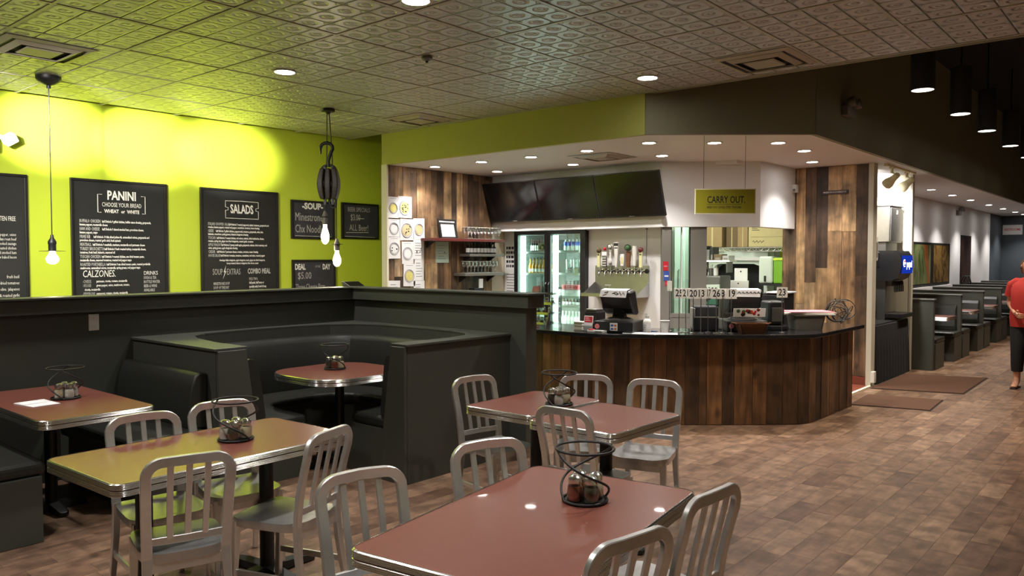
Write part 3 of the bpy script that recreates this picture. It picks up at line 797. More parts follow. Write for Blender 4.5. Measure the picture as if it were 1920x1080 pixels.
BARL = [(-7.80, 7.52, 'bar soffit downlight nearest the papered boards at the far left'), (-6.95, 7.53, 'front-row bar soffit downlight, second from the left'),
        (-7.55, 8.51, 'rear-row bar soffit downlight above the left end of the televisions'), (-6.15, 7.56, 'front-row bar soffit downlight, third from the left'),
        (-5.30, 7.54, 'front-row bar soffit downlight in front of the square soffit vent'), (-6.22, 8.53, 'rear-row bar soffit downlight above the middle television'),
        (-4.43, 7.46, 'front-row bar soffit downlight at the bend where the green soffit turns brown'), (-4.86, 8.49, 'rear-row bar soffit downlight above the right end of the televisions'),
        (-3.89, 7.91, 'bar soffit downlight just behind the wires of the hanging green sign'), (-3.37, 8.36, 'bar soffit downlight right of the hanging sign wires, nearest the soffit corner'),
        (-3.39, 9.18, 'bar soffit downlight above the right end of the counter, middle of the right-hand three'), (-3.70, 10.31, 'bar soffit downlight nearest the boarded wall with the occupancy plate')]
for x, y, lab in BARL:
    downlight((x, y, ZS - .003), lab, .068, P_BAR, NEUT, 'downlights in the bar soffit')
nth = ['first', 'second', 'third', 'fourth', 'fifth', 'sixth', 'seventh', 'eighth', 'ninth', 'tenth']
for k, y in enumerate((15.9, 17.6, 19.35, 21.4, 23.3, 25.2, 26.7)):
    downlight((-3.55, y, ZS - .003), 'hall soffit downlight along the white wall, %s counted from the drink station' % nth[k], .068, P_HALL, NEUT, 'downlights along the hall wall', 105)
for k, y in enumerate((7.2, 8.96, 10.75, 12.4, 14.3, 16.1, 17.9)):
    t = thing('hanging_can_light', 'black cylinder lamp hanging over the aisle, %s from the tin ceiling edge' % nth[k], 'lamp', (-2.1, y, 3.42), 0, 'black can lights over the aisle')
    MB().lathe([(.112, 0), (.115, .004), (.115, .55), (.09, .56)], 24).build('can', M['black_matte'], t, smooth=40)
    MB().lathe([(.104, .0), (.06, -.003), (.01, -.004)], 24).build('lit_lens', M['lens_dim'], t, smooth=60)
    MB().tube([(0, 0, .55), (0, 0, 1.18)], .012, 8).build('stem', M['black_matte'], t, smooth=60)
    lamp(t, (0, 0, -.03), P_CAN, WARM, 95, .7, .08)

def vent(x, y, z, label, w=.66):
    t = thing('ceiling_vent', label, 'vent', (x, y, z))
    MB().bx(-w / 2 + .03, w / 2 - .03, -w / 2 + .03, w / 2 - .03, -.004, -.0015).build('duct_shadow', M['black_matte'], t)
    for k, (a, b, z0, z1) in enumerate(((.5, .415, -.003, -.014), (.36, .285, -.008, -.03))):
        mb = MB(); a *= w; b *= w
        ro = [(-a, -a, z0), (a, -a, z0), (a, a, z0), (-a, a, z0)]
        ri = [(-b, -b, z1), (b, -b, z1), (b, b, z1), (-b, b, z1)]
        r2 = [(-b, -b, z1 + .01), (b, -b, z1 + .01), (b, b, z1 + .01), (-b, b, z1 + .01)]
        r3 = [(-a, -a, z0 + .0025), (a, -a, z0 + .0025), (a, a, z0 + .0025), (-a, a, z0 + .0025)]
        mb.loops([ro, ri, r2, r3], True, False).build('louver_frame', M['vent'], t)
    c = .2 * w
    MB().loops([[(-c, -c, -.022), (c, -c, -.022), (c, c, -.022), (-c, c, -.022)], [(-c * .92, -c * .92, -.03), (c * .92, -c * .92, -.03), (c * .92, c * .92, -.03), (-c * .92, c * .92, -.03)]]).build('center_plate', M['vent'], t)
    return t
vent(-6.95, 2.37, ZC - .003, 'square air diffuser at the upper left, above the hanging bulb')
vent(-6.99, 6.50, ZC - .003, 'square air diffuser at the far end of the tin ceiling by the lime wall')
vent(-2.73, 6.46, ZC - .003, 'square air diffuser at the right edge of the tin ceiling')
vent(-5.48, 8.12, ZS - .003, 'square air diffuser in the white bar soffit above the televisions', .62)
sd = thing('smoke_detector', 'small dark round sensor on the tin ceiling between the downlights', 'detector', (-4.77, 4.51, ZC - .003))
MB().lathe([(.045, 0), (.045, -.02), (.03, -.035), (.008, -.04)], 16).build('housing', M['steel_dk'], sd, smooth=40)
MB().lathe([(.012, -.038), (.012, -.05)], 10).build('sensor_tip', M['iron'], sd)

# bare-bulb pendant
def bulb_shape(mb, z0, h, r):
    return mb.lathe([(r * .42, z0), (r * .5, z0 - h * .18), (r * .95, z0 - h * .5), (r, z0 - h * .64), (r * .85, z0 - h * .84), (r * .45, z0 - h * .97), (r * .08, z0 - h)], 16)
pn = thing('pendant_lamp', 'bare bulb pendant with thin disc shade on a long cord before the lime wall', 'lamp', (-7.92, 2.77, ZC))
MB().lathe([(.105, 0), (.105, -.025), (.09, -.05), (.045, -.075), (.018, -.085), (.018, -.11)], 24).build('canopy', M['iron'], pn, smooth=40)
MB().tube([(0, 0, -.1), (0, 0, -1.45)], .005, 6).build('cord', M['iron'], pn, smooth=60)
MB().lathe([(.012, -1.44), (.016, -1.47), (.034, -1.50), (.036, -1.52), (.032, -1.53), (.032, -1.585), (.022, -1.59)], 16).build('socket', M['iron'], pn, smooth=40)
MB().lathe([(.108, -1.592), (.108, -1.589), (.02, -1.585)], 32).build('disc_shade', M['iron'], pn, smooth=30)
bulb_shape(MB(), -1.592, .118, .054).build('bulb', M['bulb'], pn, smooth=60)
def point(parent, loc, e, col, r=.04):
    l = D.lights.new('bulb_light', 'POINT'); l.energy = e; l.color = col; l.shadow_soft_size = r
    o = D.objects.new('bulb_light', l); COL.objects.link(o); o.parent = parent; o.location = loc
point(pn, (0, 0, -1.74), P_BULB, WARM)

# pulley block pendant
pl = thing('pulley_lamp', 'old wooden pulley block on an iron hook carrying two bare filament bulbs', 'lamp', (-7.28, 5.38, ZC), math.radians(40.5))
MB().lathe([(.075, 0), (.075, -.03), (.03, -.04), (.02, -.06)], 20).build('canopy', M['iron'], pl, smooth=40)
for s in (-1, 1):
    MB().tube([(.012 * s, 0, -.05), (.022 * s + .006, 0, -.3), (.03 * s + .012, 0, -.52), (.035 * s, .03, -.70)], .006, 6).build('cord', M['iron'], pl, smooth=60)
hk = [(-.085, 0, -.50), (-.088, 0, -.44)] + [(-.02 + .068 * math.cos(math.radians(a)), 0, -.435 + .06 * math.sin(math.radians(a))) for a in (170, 140, 110, 80, 50, 20, -10, -40)] + [(.012, 0, -.525), (.0, 0, -.57), (0, 0, -.64)]
MB().tube(hk, [.008, .014] + [.02] * 8 + [.02, .018, .018], 8).build('hook', M['iron'], pl, smooth=60)
MB().tube([(.085 * math.cos(a), 0, -.69 + .07 * math.sin(a)) for a in [PI * k / 10 for k in range(11)]], .013, 8).build('shackle', M['iron'], pl, smooth=60)
def shell(x0, x1, w, z0, z1):
    pr = []
    for k in range(9):
        u = k / 8; z = z0 + (z1 - z0) * u; b = .74 + .26 * math.sin(PI * u)
        pr.append([(x0 * b, -w * b / 2, z), (x1 * b, -w * b / 2, z), (x1 * b, w * b / 2, z), (x0 * b, w * b / 2, z)])
    return MB().loops(pr)
for a, b in ((-.118, -.052), (-.032, .032), (.052, .118)):
    shell(a, b, .15, -1.0, -.66).build('cheek', M['pulley_wood'], pl, bevel=.012)
MB().lathe([(.062, -.05), (.05, -.018), (.05, .018), (.062, .05)], 20, M=Matrix.Translation((0, 0, -.83)) @ Matrix.Rotation(PI / 2, 4, 'Y')).build('sheave', M['iron'], pl, smooth=40)
for x in (-.042, .042): MB().bx(x - .012, x + .012, -.02, .02, -1.06, -.64).build('iron_strap', M['iron'], pl)
MB().tube([(.005, 0, -1.0), (.01, 0, -1.05), (.04, 0, -1.09), (.075, 0, -1.09), (.08, 0, -1.0)], .014, 8).build('becket', M['iron'], pl, smooth=60)
for x, z1, zb, disc, hh in ((-.045, -1.19, -1.28, False, .22), (.085, -1.50, -1.57, True, .18)):
    MB().tube([(x, 0, -1.0), (x, 0, z1)], .0045, 6).build('cord', M['iron'], pl, smooth=60)
    MB().lathe([(.012, z1 + .06), (.034, z1), (.03, zb)], 14, (x, 0, 0)).build('socket', M['shelf_grey'], pl, smooth=40)
    if disc: MB().lathe([(.07, z1 - .003), (.07, z1), (.02, z1 + .006)], 24, (x, 0, 0)).build('disc_shade', M['iron'], pl)
    else: MB().lathe([(.045, z1 - .012), (.045, z1)], 16, (x, 0, 0)).build('socket_collar', M['iron'], pl)
    mb = MB(); bulb_shape(mb, zb, hh, .046)
    mb.v = [(p[0] + x, p[1], p[2]) for p in mb.v]
    mb.build('bulb', M['bulb'], pl, smooth=60)
    point(pl, (x, 0, zb - hh - .06), P_BULB * .7, WARM)

# track heads
def track_head(loc, aimv, label, energy, size=60, blend=.8, m='sign_edge', color=NEUT, group=None, spill=0):
    t = thing('track_spotlight', label, 'spotlight', loc, 0, group)
    d = Vector(aimv).normalized()
    q = d.to_track_quat('Z', 'Y').to_matrix().to_4x4()
    Mx = Matrix.Translation((0, 0, -.17)) @ q
    MB().lathe([(.018, 0), (.018, -.08)], 10).bx(-.03, .03, -.02, .02, -.02, .0).build('stem', M[m], t, smooth=40)
    MB().lathe([(.02, -.13), (.035, -.12), (.04, -.06), (.045, -.02), (.07, .06), (.072, .11), (.066, .11), (.064, .06)], 18, M=Mx, caps=False).lathe([(.02, -.132), (.02, -.13)], 12, M=Mx).build('shade', M[m], t, smooth=40)
    MB().tube([(.0, 0, -.07), (.05, .02, -.1), (.05, .02, -.17)], .008, 8).build('yoke', M[m], t, smooth=60)
    MB().lathe([(.06, .045), (.03, .05), (.01, .051)], 16, M=Mx).build('lit_lens', M['lens_dim'], t, smooth=60)
    p = Mx @ Vector((0, 0, .125))
    lamp(t, p, energy, color, size, blend, .05, d)
    if spill: lamp(t, p, spill, color, 64, 1.0, .05, d - Vector((0, 0, .34)))
    return t
tr = thing('light_track', 'cream lighting track on the soffit above the drink station', 'track', (-3.04, 11.9, ZS))
MB().bx(-.018, .018, -.72, .72, -.022, 0).build('rail', M['sign_edge'], tr, bevel=.003)
MB().bx(-.025, .025, -.74, -.62, -.03, 0).build('feed_box', M['sign_edge'], tr, bevel=.004)
track_head((-3.04, 11.45, ZS - .022), (-.72, .42, -.5), 'cream track spotlight at the near end of the track by the boarded wall', P_TRACK, 150, group='track spotlights over the drink station')
track_head((-3.04, 12.2, ZS - .022), (-.74, .36, -.5), 'cream track spotlight at the far end of the track over the drink station', P_TRACK, 150, group='track spotlights over the drink station')
t2 = thing('light_track', 'ceiling track whose heads wash the lime wall, above the picture', 'track', (-5.6, .8, ZC - .003))
MB().bx(-.018, .018, -1.0, 1.0, -.022, 0).build('rail', M['sign_edge'], t2)
MB().bx(-.025, .025, -1.02, -.9, -.03, 0).build('feed_box', M['sign_edge'], t2)
for k, (y, ty, tz) in enumerate(((.2, 3.12, 3.02), (.8, 4.12, 2.96), (1.4, 5.10, 2.94))):
    track_head((-5.6, y, ZC - .025), (-8.97 + 5.6, ty - y, tz - 3.16), 'track spotlight aimed at the lime wall, %s along its track above the picture' % nth[k], P_WASH * (1.0, .95, .9)[k], 13, 1.0, group='track spotlights for the lime wall', spill=P_SPILL)

# ------------------------------------------------------------------ lime wall: menu boards
def board(y0, y1, z0, z1, label, face='chalkboard', cat='menu board', name='menu_board', fr=.028):
    t = wthing(name, label, cat, (XL, (y0 + y1) / 2, z0))
    MB().bx(XL, XL + .02, y0 + fr * .6, y1 - fr * .6, z0 + fr * .6, z1 - fr * .6).build('slate', M[face], t)
    for a, b, c, d in ((y0, y1, z1 - fr, z1), (y0, y1, z0, z0 + fr), (y0, y0 + fr, z0 + fr, z1 - fr), (y1 - fr, y1, z0 + fr, z1 - fr)):
        MB().bx(XL, XL + .034, a, b, c, d).build('frame_bar', M['board_frame'], t, bevel=.004)
    return t
XT = XL + .0206
def tx(t, s, y, z, size, m='chalk', sx=.62, align='LEFT', bold=0.0, line=1.0, shear=0.0, name='lettering'):
    return text(s, t, (XT, y, z), ROT_X, size, M[m], align, sx, name, .0003, line, bold, shear)
def chalk_line(t, pts, r=.004, m='chalk'):
    MB().tube([(XT, y, z) for y, z in pts], r, 5).build('chalk_rule', M[m], t)
def block(t, y, z, items, hs=.047, ds=.035, step=.038, hsx=.52, dsx=.58):
    for head, lines in items:
        tx(t, head, y, z, hs, 'chalk_dim', hsx, bold=.0012)
        for k, (ind, s) in enumerate(lines):
            tx(t, s, y + ind, z - .006 - k * step, ds, 'chalk', dsx, bold=.0012)
        z -= step * len(lines) + .008
    return z
tL = board(1.87, 2.91, 1.0, 2.538, 'tall black menu board cut by the left frame edge, with a gluten free heading')
tx(tL, 'GLUTEN FREE', 2.80, 2.12, .066, 'chalk', .5, 'RIGHT')
for k, s in enumerate(('roasted red pepper, onion', 'italian roast beef', 'sliced smoked sausage', 'roasted chicken', 'shaved smoked ham', 'slow baked bacon')):
    tx(tL, s, 2.80, 1.95 - k * .045, .042, 'chalk', .6, 'RIGHT')
for k, s in enumerate(('fresh basil', 'sun dried tomatoes', 'green olive  jalapenos', 'fresh & roasted garlic')):
    tx(tL, s, 2.82, 1.53 - k * .062, .046, 'chalk', .6, 'RIGHT')
tP = board(3.315, 4.35, 1.0, 2.543, 'tall black menu board headed PANINI, right of the hanging bulb')
tx(tP, 'PANINI', 3.845, 2.375, .135, 'chalk', .72, 'CENTER', .004)
tx(tP, 'CHOOSE YOUR BREAD', 3.845, 2.275, .066, 'chalk', .62, 'CENTER')
tx(tP, 'WHEAT  or  WHITE', 3.845, 2.205, .054, 'chalk', .8, 'CENTER', .0015)
for s in (-1, 1):
    chalk_line(tP, [(3.845 + s * .21, 2.385), (3.845 + s * .255, 2.385), (3.845 + s * .255, 2.19), (3.845 + s * .22, 2.19)])
block(tP, 3.40, 2.115, [
    ('BUFFALO CHICKEN', [(.23, 'half 5/whole 9 grilled chicken, buffalo sauce dressing, gorgonzola,'), (0, 'banana peppers, mozzarella cheese')]),
    ('HAM AND CHEESE', [(.23, 'half 5/whole 9 shaved smoked ham, provolone cheese,'), (0, 'banana peppers, mayo')]),
    ('PRIME RIB', [(.14, 'half 6/whole 10 thin sliced prime rib, caramelized onions, gorgonzola and'), (0, 'provolone cheese, roasted garlic aioli, fresh spinach')]),
    ('MEATBALL', [(.13, 'half 5/whole 9 meatballs, marinara, mozzarella and parmesan cheese')]),
    ('TURKEY BRUSCHETTA', [(.25, 'half 5/whole 9 herb roasted turkey, mozzarella cheese,'), (0, 'tomatoes, fresh basil, balsamic, seasoned oil')]),
    ('TUSCAN CHICKEN', [(.22, 'half 5/whole 9 roasted chicken, sun dried tomato pesto,'), (0, 'mozzarella cheese, seasoned tomatoes, roasted red pepper mayo')]),
    ('ROASTED PORTABELLA', [(.27, 'half 5/whole 9 sun dried tomato pesto, roasted portabella'), (0, 'mushrooms, caramelized onions, mozzarella, spring greens, red pepper mayo')])])
tx(tP, 'CALZONES.', 3.42, 1.575, .105, 'chalk', .62, 'LEFT', 0, shear=.12)
tx(tP, 'DRINKS', 4.07, 1.555, .062, 'chalk', .75)
for k, s in enumerate(('SODA & TEA', 'BOTTLE WATER', 'BEER & WINE', 'AVAILABLE')): tx(tP, s, 4.07, 1.495 - k * .047, .046, 'chalk_dim', .55, bold=.001)
for k, (h, s) in enumerate((('-CHEESE:', 'parmesan, ricotta, romano, mozzarella'), ('-VEGGIE:', 'green pepper, onion, mushroom, tomato,'), ('', 'ricotta, mozzarella'), ('-PEPPERONI:', 'pepperoni, romano, ricotta, mozzarella'), ('-CHEESE, CHICKEN:', ''))):
    z = 1.465 - k * .044
    if h: tx(tP, h, 3.42, z, .046, 'chalk_dim', .5)
    if s: tx(tP, s, 3.56 if h else 3.44, z - .004, .036, 'chalk', .58, bold=.0008)
tS = board(4.755, 5.815, 1.0, 2.54, 'tall black menu board headed SALADS, right of the PANINI board')
tx(tS, 'SALADS', 5.305, 2.295, .15, 'chalk', .60, 'CENTER', .004, shear=-.1)
for s in (-1, 1):
    chalk_line(tS, [(5.305 + s * .0, 2.40), (5.305 + s * .225, 2.395), (5.305 + s * .225, 2.32), (5.305 + s * .19, 2.315), (5.305 + s * .19, 2.285), (5.305 + s * .225, 2.28), (5.305 + s * .225, 2.185), (5.305, 2.185)])
block(tS, 4.85, 2.13, [
    ('ITALIAN CHOPPED SALAD', [(.27, 'half 4/whole 7 roasted pepperoni, salami, tomatoes, gorgonzola and'), (0, 'romaine, banana peppers, roasted red pepper, cucumbers, croutons, house dressing')]),
    ('GREEK', [(.10, 'half 4/whole 7 grilled chicken, pepperoncini, tomatoes, gorgonzola, onion, feta'), (0, 'kalamata, cucumbers, spring greens, balsamic vinaigrette dressing')]),
    ('TUSCAN', [(.11, 'half 4/whole 7 roasted chicken, red onions, walnuts, dried cranberries, cheese,'), (0, 'romaine, spring mix, ginger sun dried vinaigrette, roasted garlic, croutons')]),
    ('APPLE WALNUT', [(.17, 'half 4/whole 7 granny smith apple, gorgonzola, walnuts, dried cranberry, red'), (0, 'onion, spring greens, apple vinaigrette dressing')]),
    ('CAESAR', [(.11, 'half 4/whole 7 parmesan cheese, romaine, croutons, caesar dressing')]),
    ('HOUSE SALAD', [(.16, 'half 3/whole 6 romaine, tomatoes, cucumbers, red onion, roasted pepper')])])
tx(tS, 'dressings: italian vinaigrette, apple vinaigrette, ranch, ginger sun dried vinaigrette,', 5.305, 1.668, .033, 'chalk', .58, 'CENTER', .0008)
tx(tS, 'honey mustard, balsamic vinaigrette, bleu cheese, caesar', 5.305, 1.63, .033, 'chalk', .58, 'CENTER', .0008)
tx(tS, 'SOUP', 4.90, 1.575, .105, 'chalk_dim', .5)
tx(tS, 'EXTRAS', 5.085, 1.575, .105, 'chalk_dim', .5)
MB().loops([[(XT, 5.075, 1.60), (XT, 5.045, 1.52), (XT, 5.062, 1.525), (XT, 5.035, 1.44), (XT, 5.078, 1.535), (XT, 5.062, 1.532)], [(XT + .002, 5.075, 1.60), (XT + .002, 5.045, 1.52), (XT + .002, 5.062, 1.525), (XT + .002, 5.035, 1.44), (XT + .002, 5.078, 1.535), (XT + .002, 5.062, 1.532)]]).build('chalk_bolt', M['chalk'], tS)
tx(tS, 'COMBO MEAL', 5.37, 1.572, .09, 'chalk_dim', .56, bold=.003)
for k, s in enumerate(('MINESTRONE SOUP', 'SOUP OF THE DAY', 'CHEESY BREAD', 'CANNOLI DESSERT PIZZA', 'SPAGHETTI AND MEATBALLS')): tx(tS, s, 4.91, 1.405 - k * .049, .048, 'chalk_dim', .5, bold=.001)
for k, (s, b) in enumerate((('PICK TWO:', 1), ('half panini, half house or', 0), ('specialty salad, bowl of soup', 0), ('SLICE AND SALAD:', 1), ('slice of pizza and half house', 0), ('or specialty salad', 0))): tx(tS, s, 5.39, 1.455 - k * .049, .048 if b else .042, 'chalk_dim' if b else 'chalk', .5, bold=.001)
tC = board(6.012, 6.70, 1.948, 2.462, 'small framed chalkboard headed SOUP, behind the pulley lamp bulb', 'chalk_blue', 'chalkboard', 'soup_board')
tx(tC, '-SOUP-', 6.35, 2.385, .115, 'chalk', .92, 'CENTER', .005)
tx(tC, 'Minestrone', 6.07, 2.315, .155, 'chalk_dim', .62)
tx(tC, 'Chx Noodle', 6.07, 2.155, .15, 'chalk_dim', .60)
chalk_line(tC, [(6.07, 1.99), (6.64, 1.985)], .003)
tB = board(6.825, 7.485, 1.962, 2.470, 'small framed chalkboard with beer specials, nearest the papered boards', 'chalk_blue', 'chalkboard', 'beer_board')
tx(tB, 'BEER SPECIALS', 7.13, 2.375, .085, 'chalk_dim', .72, 'CENTER')
tx(tB, '$3.00', 6.98, 2.325, .125, 'chalk_dim', .62)
tx(tB, 'ALL Beer!', 7.13, 2.12, .125, 'chalk_dim', .66, 'CENTER')
chalk_line(tB, [(6.90, 2.05), (7.30, 2.06)], .003); chalk_line(tB, [(6.88, 2.0), (7.42, 1.99)], .003); chalk_line(tB, [(7.11, 2.255), (7.22, 2.255)], .003)
tD = board(6.019, 6.71, 1.17, 1.672, 'small framed chalkboard headed DEAL OF THE DAY, below the SOUP board', 'chalk_blue', 'chalkboard', 'deal_board')
tx(tD, 'DEAL', 6.06, 1.625, .105, 'chalk', .66, bold=.004)
tx(tD, 'OF THE', 6.38, 1.60, .045, 'chalk_dim', .55)
tx(tD, 'DAY', 6.50, 1.622, .1, 'chalk', .62, bold=.004)
tx(tD, '$5.00', 6.10, 1.52, .13, 'chalk_dim', .75)
tx(tD, 'Three Cheese Pizza', 6.07, 1.36, .105, 'chalk_dim', .56)
el = wthing('emergency_light', 'pale emergency lamp head on the lime wall at the left edge of the picture', 'emergency light', (XL, 2.66, 2.8))
MB().bx(XL, XL + .07, 2.45, 2.66, 2.74, 2.90).build('battery_box', M['white_plastic'], el, bevel=.01)
R_ = Matrix.Translation((XL + .09, 2.74, 2.87)) @ Matrix.Rotation(.6, 4, 'X') @ Matrix.Rotation(.4, 4, 'Y')
MB().bx(-.05, .05, -.06, .06, -.045, .045, R_).build('lamp_head', M['white_plastic'], el, bevel=.012)
MB().tube([(XL + .04, 2.6, 2.88), (XL + .06, 2.68, 2.90), (XL + .07, 2.7, 2.88)], .012, 8).build('swivel_arm', M['white_plastic'], el)
sw = wthing('wall_plate', 'pale blank wall plate on the dark low partition', 'wall plate', (-6.5, 2.558, 1.19))
MB().bx(-6.502, -6.492, 2.52, 2.597, 1.128, 1.258).build('plate', M['white_plastic'], sw, bevel=.003)
MB().lathe([(.004, 0), (.004, .002)], 8, M=Matrix.Translation((-6.492, 2.558, 1.225)) @ Matrix.Rotation(PI / 2, 4, 'Y')).lathe([(.004, 0), (.004, .002)], 8, M=Matrix.Translation((-6.492, 2.558, 1.16)) @ Matrix.Rotation(PI / 2, 4, 'Y')).build('screw', M['steel'], sw)
tb = wthing('card_terminal', 'small grey screen tilted up behind the corner of the low partition', 'terminal', (-6.6, 5.2, ZP))
MB().loops([[(-6.68, 5.10, ZP), (-6.56, 5.10, ZP), (-6.56, 5.3, ZP), (-6.68, 5.3, ZP)], [(-6.68, 5.08, ZP + .05), (-6.64, 5.08, ZP + .05), (-6.64, 5.28, ZP + .05), (-6.68, 5.28, ZP + .05)]]).build('casing', M['grey_plastic'], tb, bevel=.004)
MB().loops([[(-6.566, 5.11, ZP + .006), (-6.566, 5.29, ZP + .006), (-6.634, 5.27, ZP + .048), (-6.634, 5.09, ZP + .048)], [(-6.564, 5.11, ZP + .008), (-6.564, 5.29, ZP + .008), (-6.632, 5.27, ZP + .050), (-6.632, 5.09, ZP + .050)]]).build('display', M['screen'], tb)

# ------------------------------------------------------------------ signs
sg = wthing('carry_out_sign', 'olive green CARRY OUT sign hanging on two wires over the counter', 'sign', (-3.578, 7.528, 2.145))
su = Vector((.475, .391, 0)).normalized(); ang = math.atan2(su.y, su.x)
Rs = Matrix.Translation((-3.578, 7.528, 2.272)) @ Matrix.Rotation(ang, 4, 'Z')
MB().bx(-.308, .308, -.006, .006, -.128, .128, Rs).build('edge_panel', M['sign_edge'], sg)
MB().bx(-.298, .298, -.008, .008, -.118, .118, Rs).build('face_panel', M['sign_green'], sg)
rs = (PI / 2, 0, ang)
def sp_(x, z, d=-.0085): return Rs @ Vector((x, d, z))
text('CARRY OUT.', sg, sp_(-.185, .062), rs, .098, M['ink'], 'LEFT', .68, bold=.0016)
text('WISH YOU COULD STAY, THOUGH.', sg, sp_(-.185, -.045), rs, .034, M['ink'], 'LEFT', .63, bold=.0008)
MB().bx(-.185, .165, -.0095, -.008, -.032, -.028, Rs).build('printed_rule', M['ink'], sg)
for a in ((-3.747, 7.389), (-3.423, 7.656)):
    MB().tube([(a[0], a[1], 2.395), (a[0], a[1], ZS)], .0022, 5).build('hanging_wire', M['iron'], sg)
oc = wthing('occupancy_sign', 'small dark occupancy plate on the boarded wall right of the kitchen opening', 'sign', (-3.625, 10.95, 2.58))
MB().bx(-3.80, -3.45, 10.945, 10.958, 2.555, 2.607).build('plate', mat('maroon_plate', srgb(52, 24, 20), .5), oc)
text('MAXIMUM OCCUPANCY 99', oc, (-3.625, 10.9445, 2.581), ROT_Y, .031, M['paper'], 'CENTER', .78)
sb = wthing('motion_sensor', 'small white sensor box at the top corner of the kitchen opening', 'sensor', (-4.14, 10.9, 2.65))
MB().bx(-4.17, -4.11, 10.85, 10.94, 2.60, 2.71).build('housing', M['white_plastic'], sb, bevel=.01)
MB().bx(-4.155, -4.12, 10.845, 10.85, 2.615, 2.65).build('sensor_window', M['grey_plastic'], sb)
def twin_light(x, y, z, label, m):
    t = wthing('emergency_light', label, 'emergency light', (x, y, z))
    MB().bx(x, x + .07, y - .14, y + .14, z - .06, z + .05).build('battery_box', M[m], t, bevel=.01)
    for s in (-1, 1):
        MB().lathe([(.03, -.05), (.05, -.02), (.055, .03), (.05, .035)], 14, M=Matrix.Translation((x + .10, y + s * .09, z + .08)) @ Matrix.Rotation(PI / 2.4, 4, 'Y')).build('lamp_head', M[m], t, smooth=40)
    return t
twin_light(XS + .012, 8.94, 3.29, 'grey twin-head emergency lamp high on the dark soffit face', 'grey_plastic')
twin_light(-4.2, 21.4, 2.78, 'twin-head emergency lamp on the white hall wall above the dark door', 'grey_plastic')
rsn = wthing('restroom_sign', 'white RESTROOMS sign with red letters on the far dark wall', 'sign', (-3.93, 27.48, 2.38))
MB().bx(-4.18, -3.68, 27.47, 27.5, 2.38, 2.67).build('panel', M['paper'], rsn)
text('RESTROOMS', rsn, (-3.93, 27.468, 2.53), ROT_Y, .092, M['red'], 'CENTER', .8, bold=.002)
# ------------------------------------------------------------------ bar counter
ZB = .93
def path_len(p):
    return sum(math.dist(p[i], p[i + 1]) for i in range(len(p) - 1))
def at_len(p, s):
    for i in range(len(p) - 1):
        l = math.dist(p[i], p[i + 1])
        if s <= l or i == len(p) - 2:
            u = s / l
            return (p[i][0] + (p[i + 1][0] - p[i][0]) * u, p[i][1] + (p[i + 1][1] - p[i][1]) * u), ((p[i + 1][0] - p[i][0]) / l, (p[i + 1][1] - p[i][1]) / l)
        s -= l
bar = wthing('bar_counter', 'curved order counter clad in upright reclaimed boards', 'counter', (-4.0, 7.6, 0))
bf = [(-6.5, 6.74), (-4.80, 6.72), (-4.55, 6.76), (-4.30, 6.87), (-4.08, 7.0), (-3.85, 7.17), (-3.35, 7.585), (-2.955, 7.955), (-2.90, 8.06), (-2.885, 8.2), (-2.87, 9.32)]
def offs(path, d):
    r = []
    for i, p in enumerate(path):
        a = path[max(i - 1, 0)]; b = path[min(i + 1, len(path) - 1)]
        dx, dy = b[0] - a[0], b[1] - a[1]; l = math.hypot(dx, dy)
        r.append((p[0] + dy / l * d, p[1] - dx / l * d))
    return r
inn = offs(bf, -.035); inb = offs(bf, -.55)
MB().prism(inn + inb[::-1], 0.0, ZB - .045).build('carcass', M['black_matte'], bar)
specs = [(1, .45), (1, .5), (1, .4), (1.0, .5), (1, .42), (1, .62), (.9, .45), (.8, .30), (.7, .78), (1, .5), (.75, .62), (.75, .25), (.9, .22), (.65, .72), (.9, .45), (1, .25), (.75, .82), (.85, .55), (.8, .6), (1.2, .5), (.9, .2), (.5, .45), (1.0, .66), (.8, .22), (1.2, .55), (.9, .58), (1.1, .24), (1, .3), (1, .2), (.9, .5), (1, .12), (1.2, .42), (.35, .8), (1.1, .45), (.9, .28), (.8, .4), (.8, .2), (.9, .5)]
tot = sum(a for a, b in specs); Lp = path_len(bf); s0 = 0
for a, t in specs:
    w = a / tot * Lp
    p0, t0 = at_len(bf, s0 + .0015); p1, _ = at_len(bf, s0 + w - .0015)
    dx, dy = p1[0] - p0[0], p1[1] - p0[1]; l = math.hypot(dx, dy); nx_, ny_ = dy / l, -dx / l
    d = random.uniform(-.004, .006)
    q = [(p0[0] + nx_ * d, p0[1] + ny_ * d), (p1[0] + nx_ * d, p1[1] + ny_ * d), (p1[0] - nx_ * .03, p1[1] - ny_ * .03), (p0[0] - nx_ * .03, p0[1] - ny_ * .03)]
    MB().prism(q, .005, ZB - .046, tint=t).build('plank', M['bar_board'], bar)
    s0 += w
box('end_panel', M['bar_board'], -3.42, -2.865, 9.32, 9.345, 0, ZB - .046, bar)
tf = [(-6.5, 6.62), (-4.82, 6.595), (-4.52, 6.63), (-4.24, 6.75), (-4.0, 6.90), (-3.77, 7.08), (-3.27, 7.50), (-2.90, 7.86), (-2.82, 8.0), (-2.795, 8.18), (-2.785, 9.5)]
tbk = [(-3.5, 9.5), (-3.52, 8.45), (-3.75, 8.1), (-4.05, 7.8), (-4.45, 7.5), (-4.8, 7.4), (-6.5, 7.4)]
MB().prism(tf + tbk, ZB - .042, ZB).build('countertop', M['granite'], bar, bevel=.006)

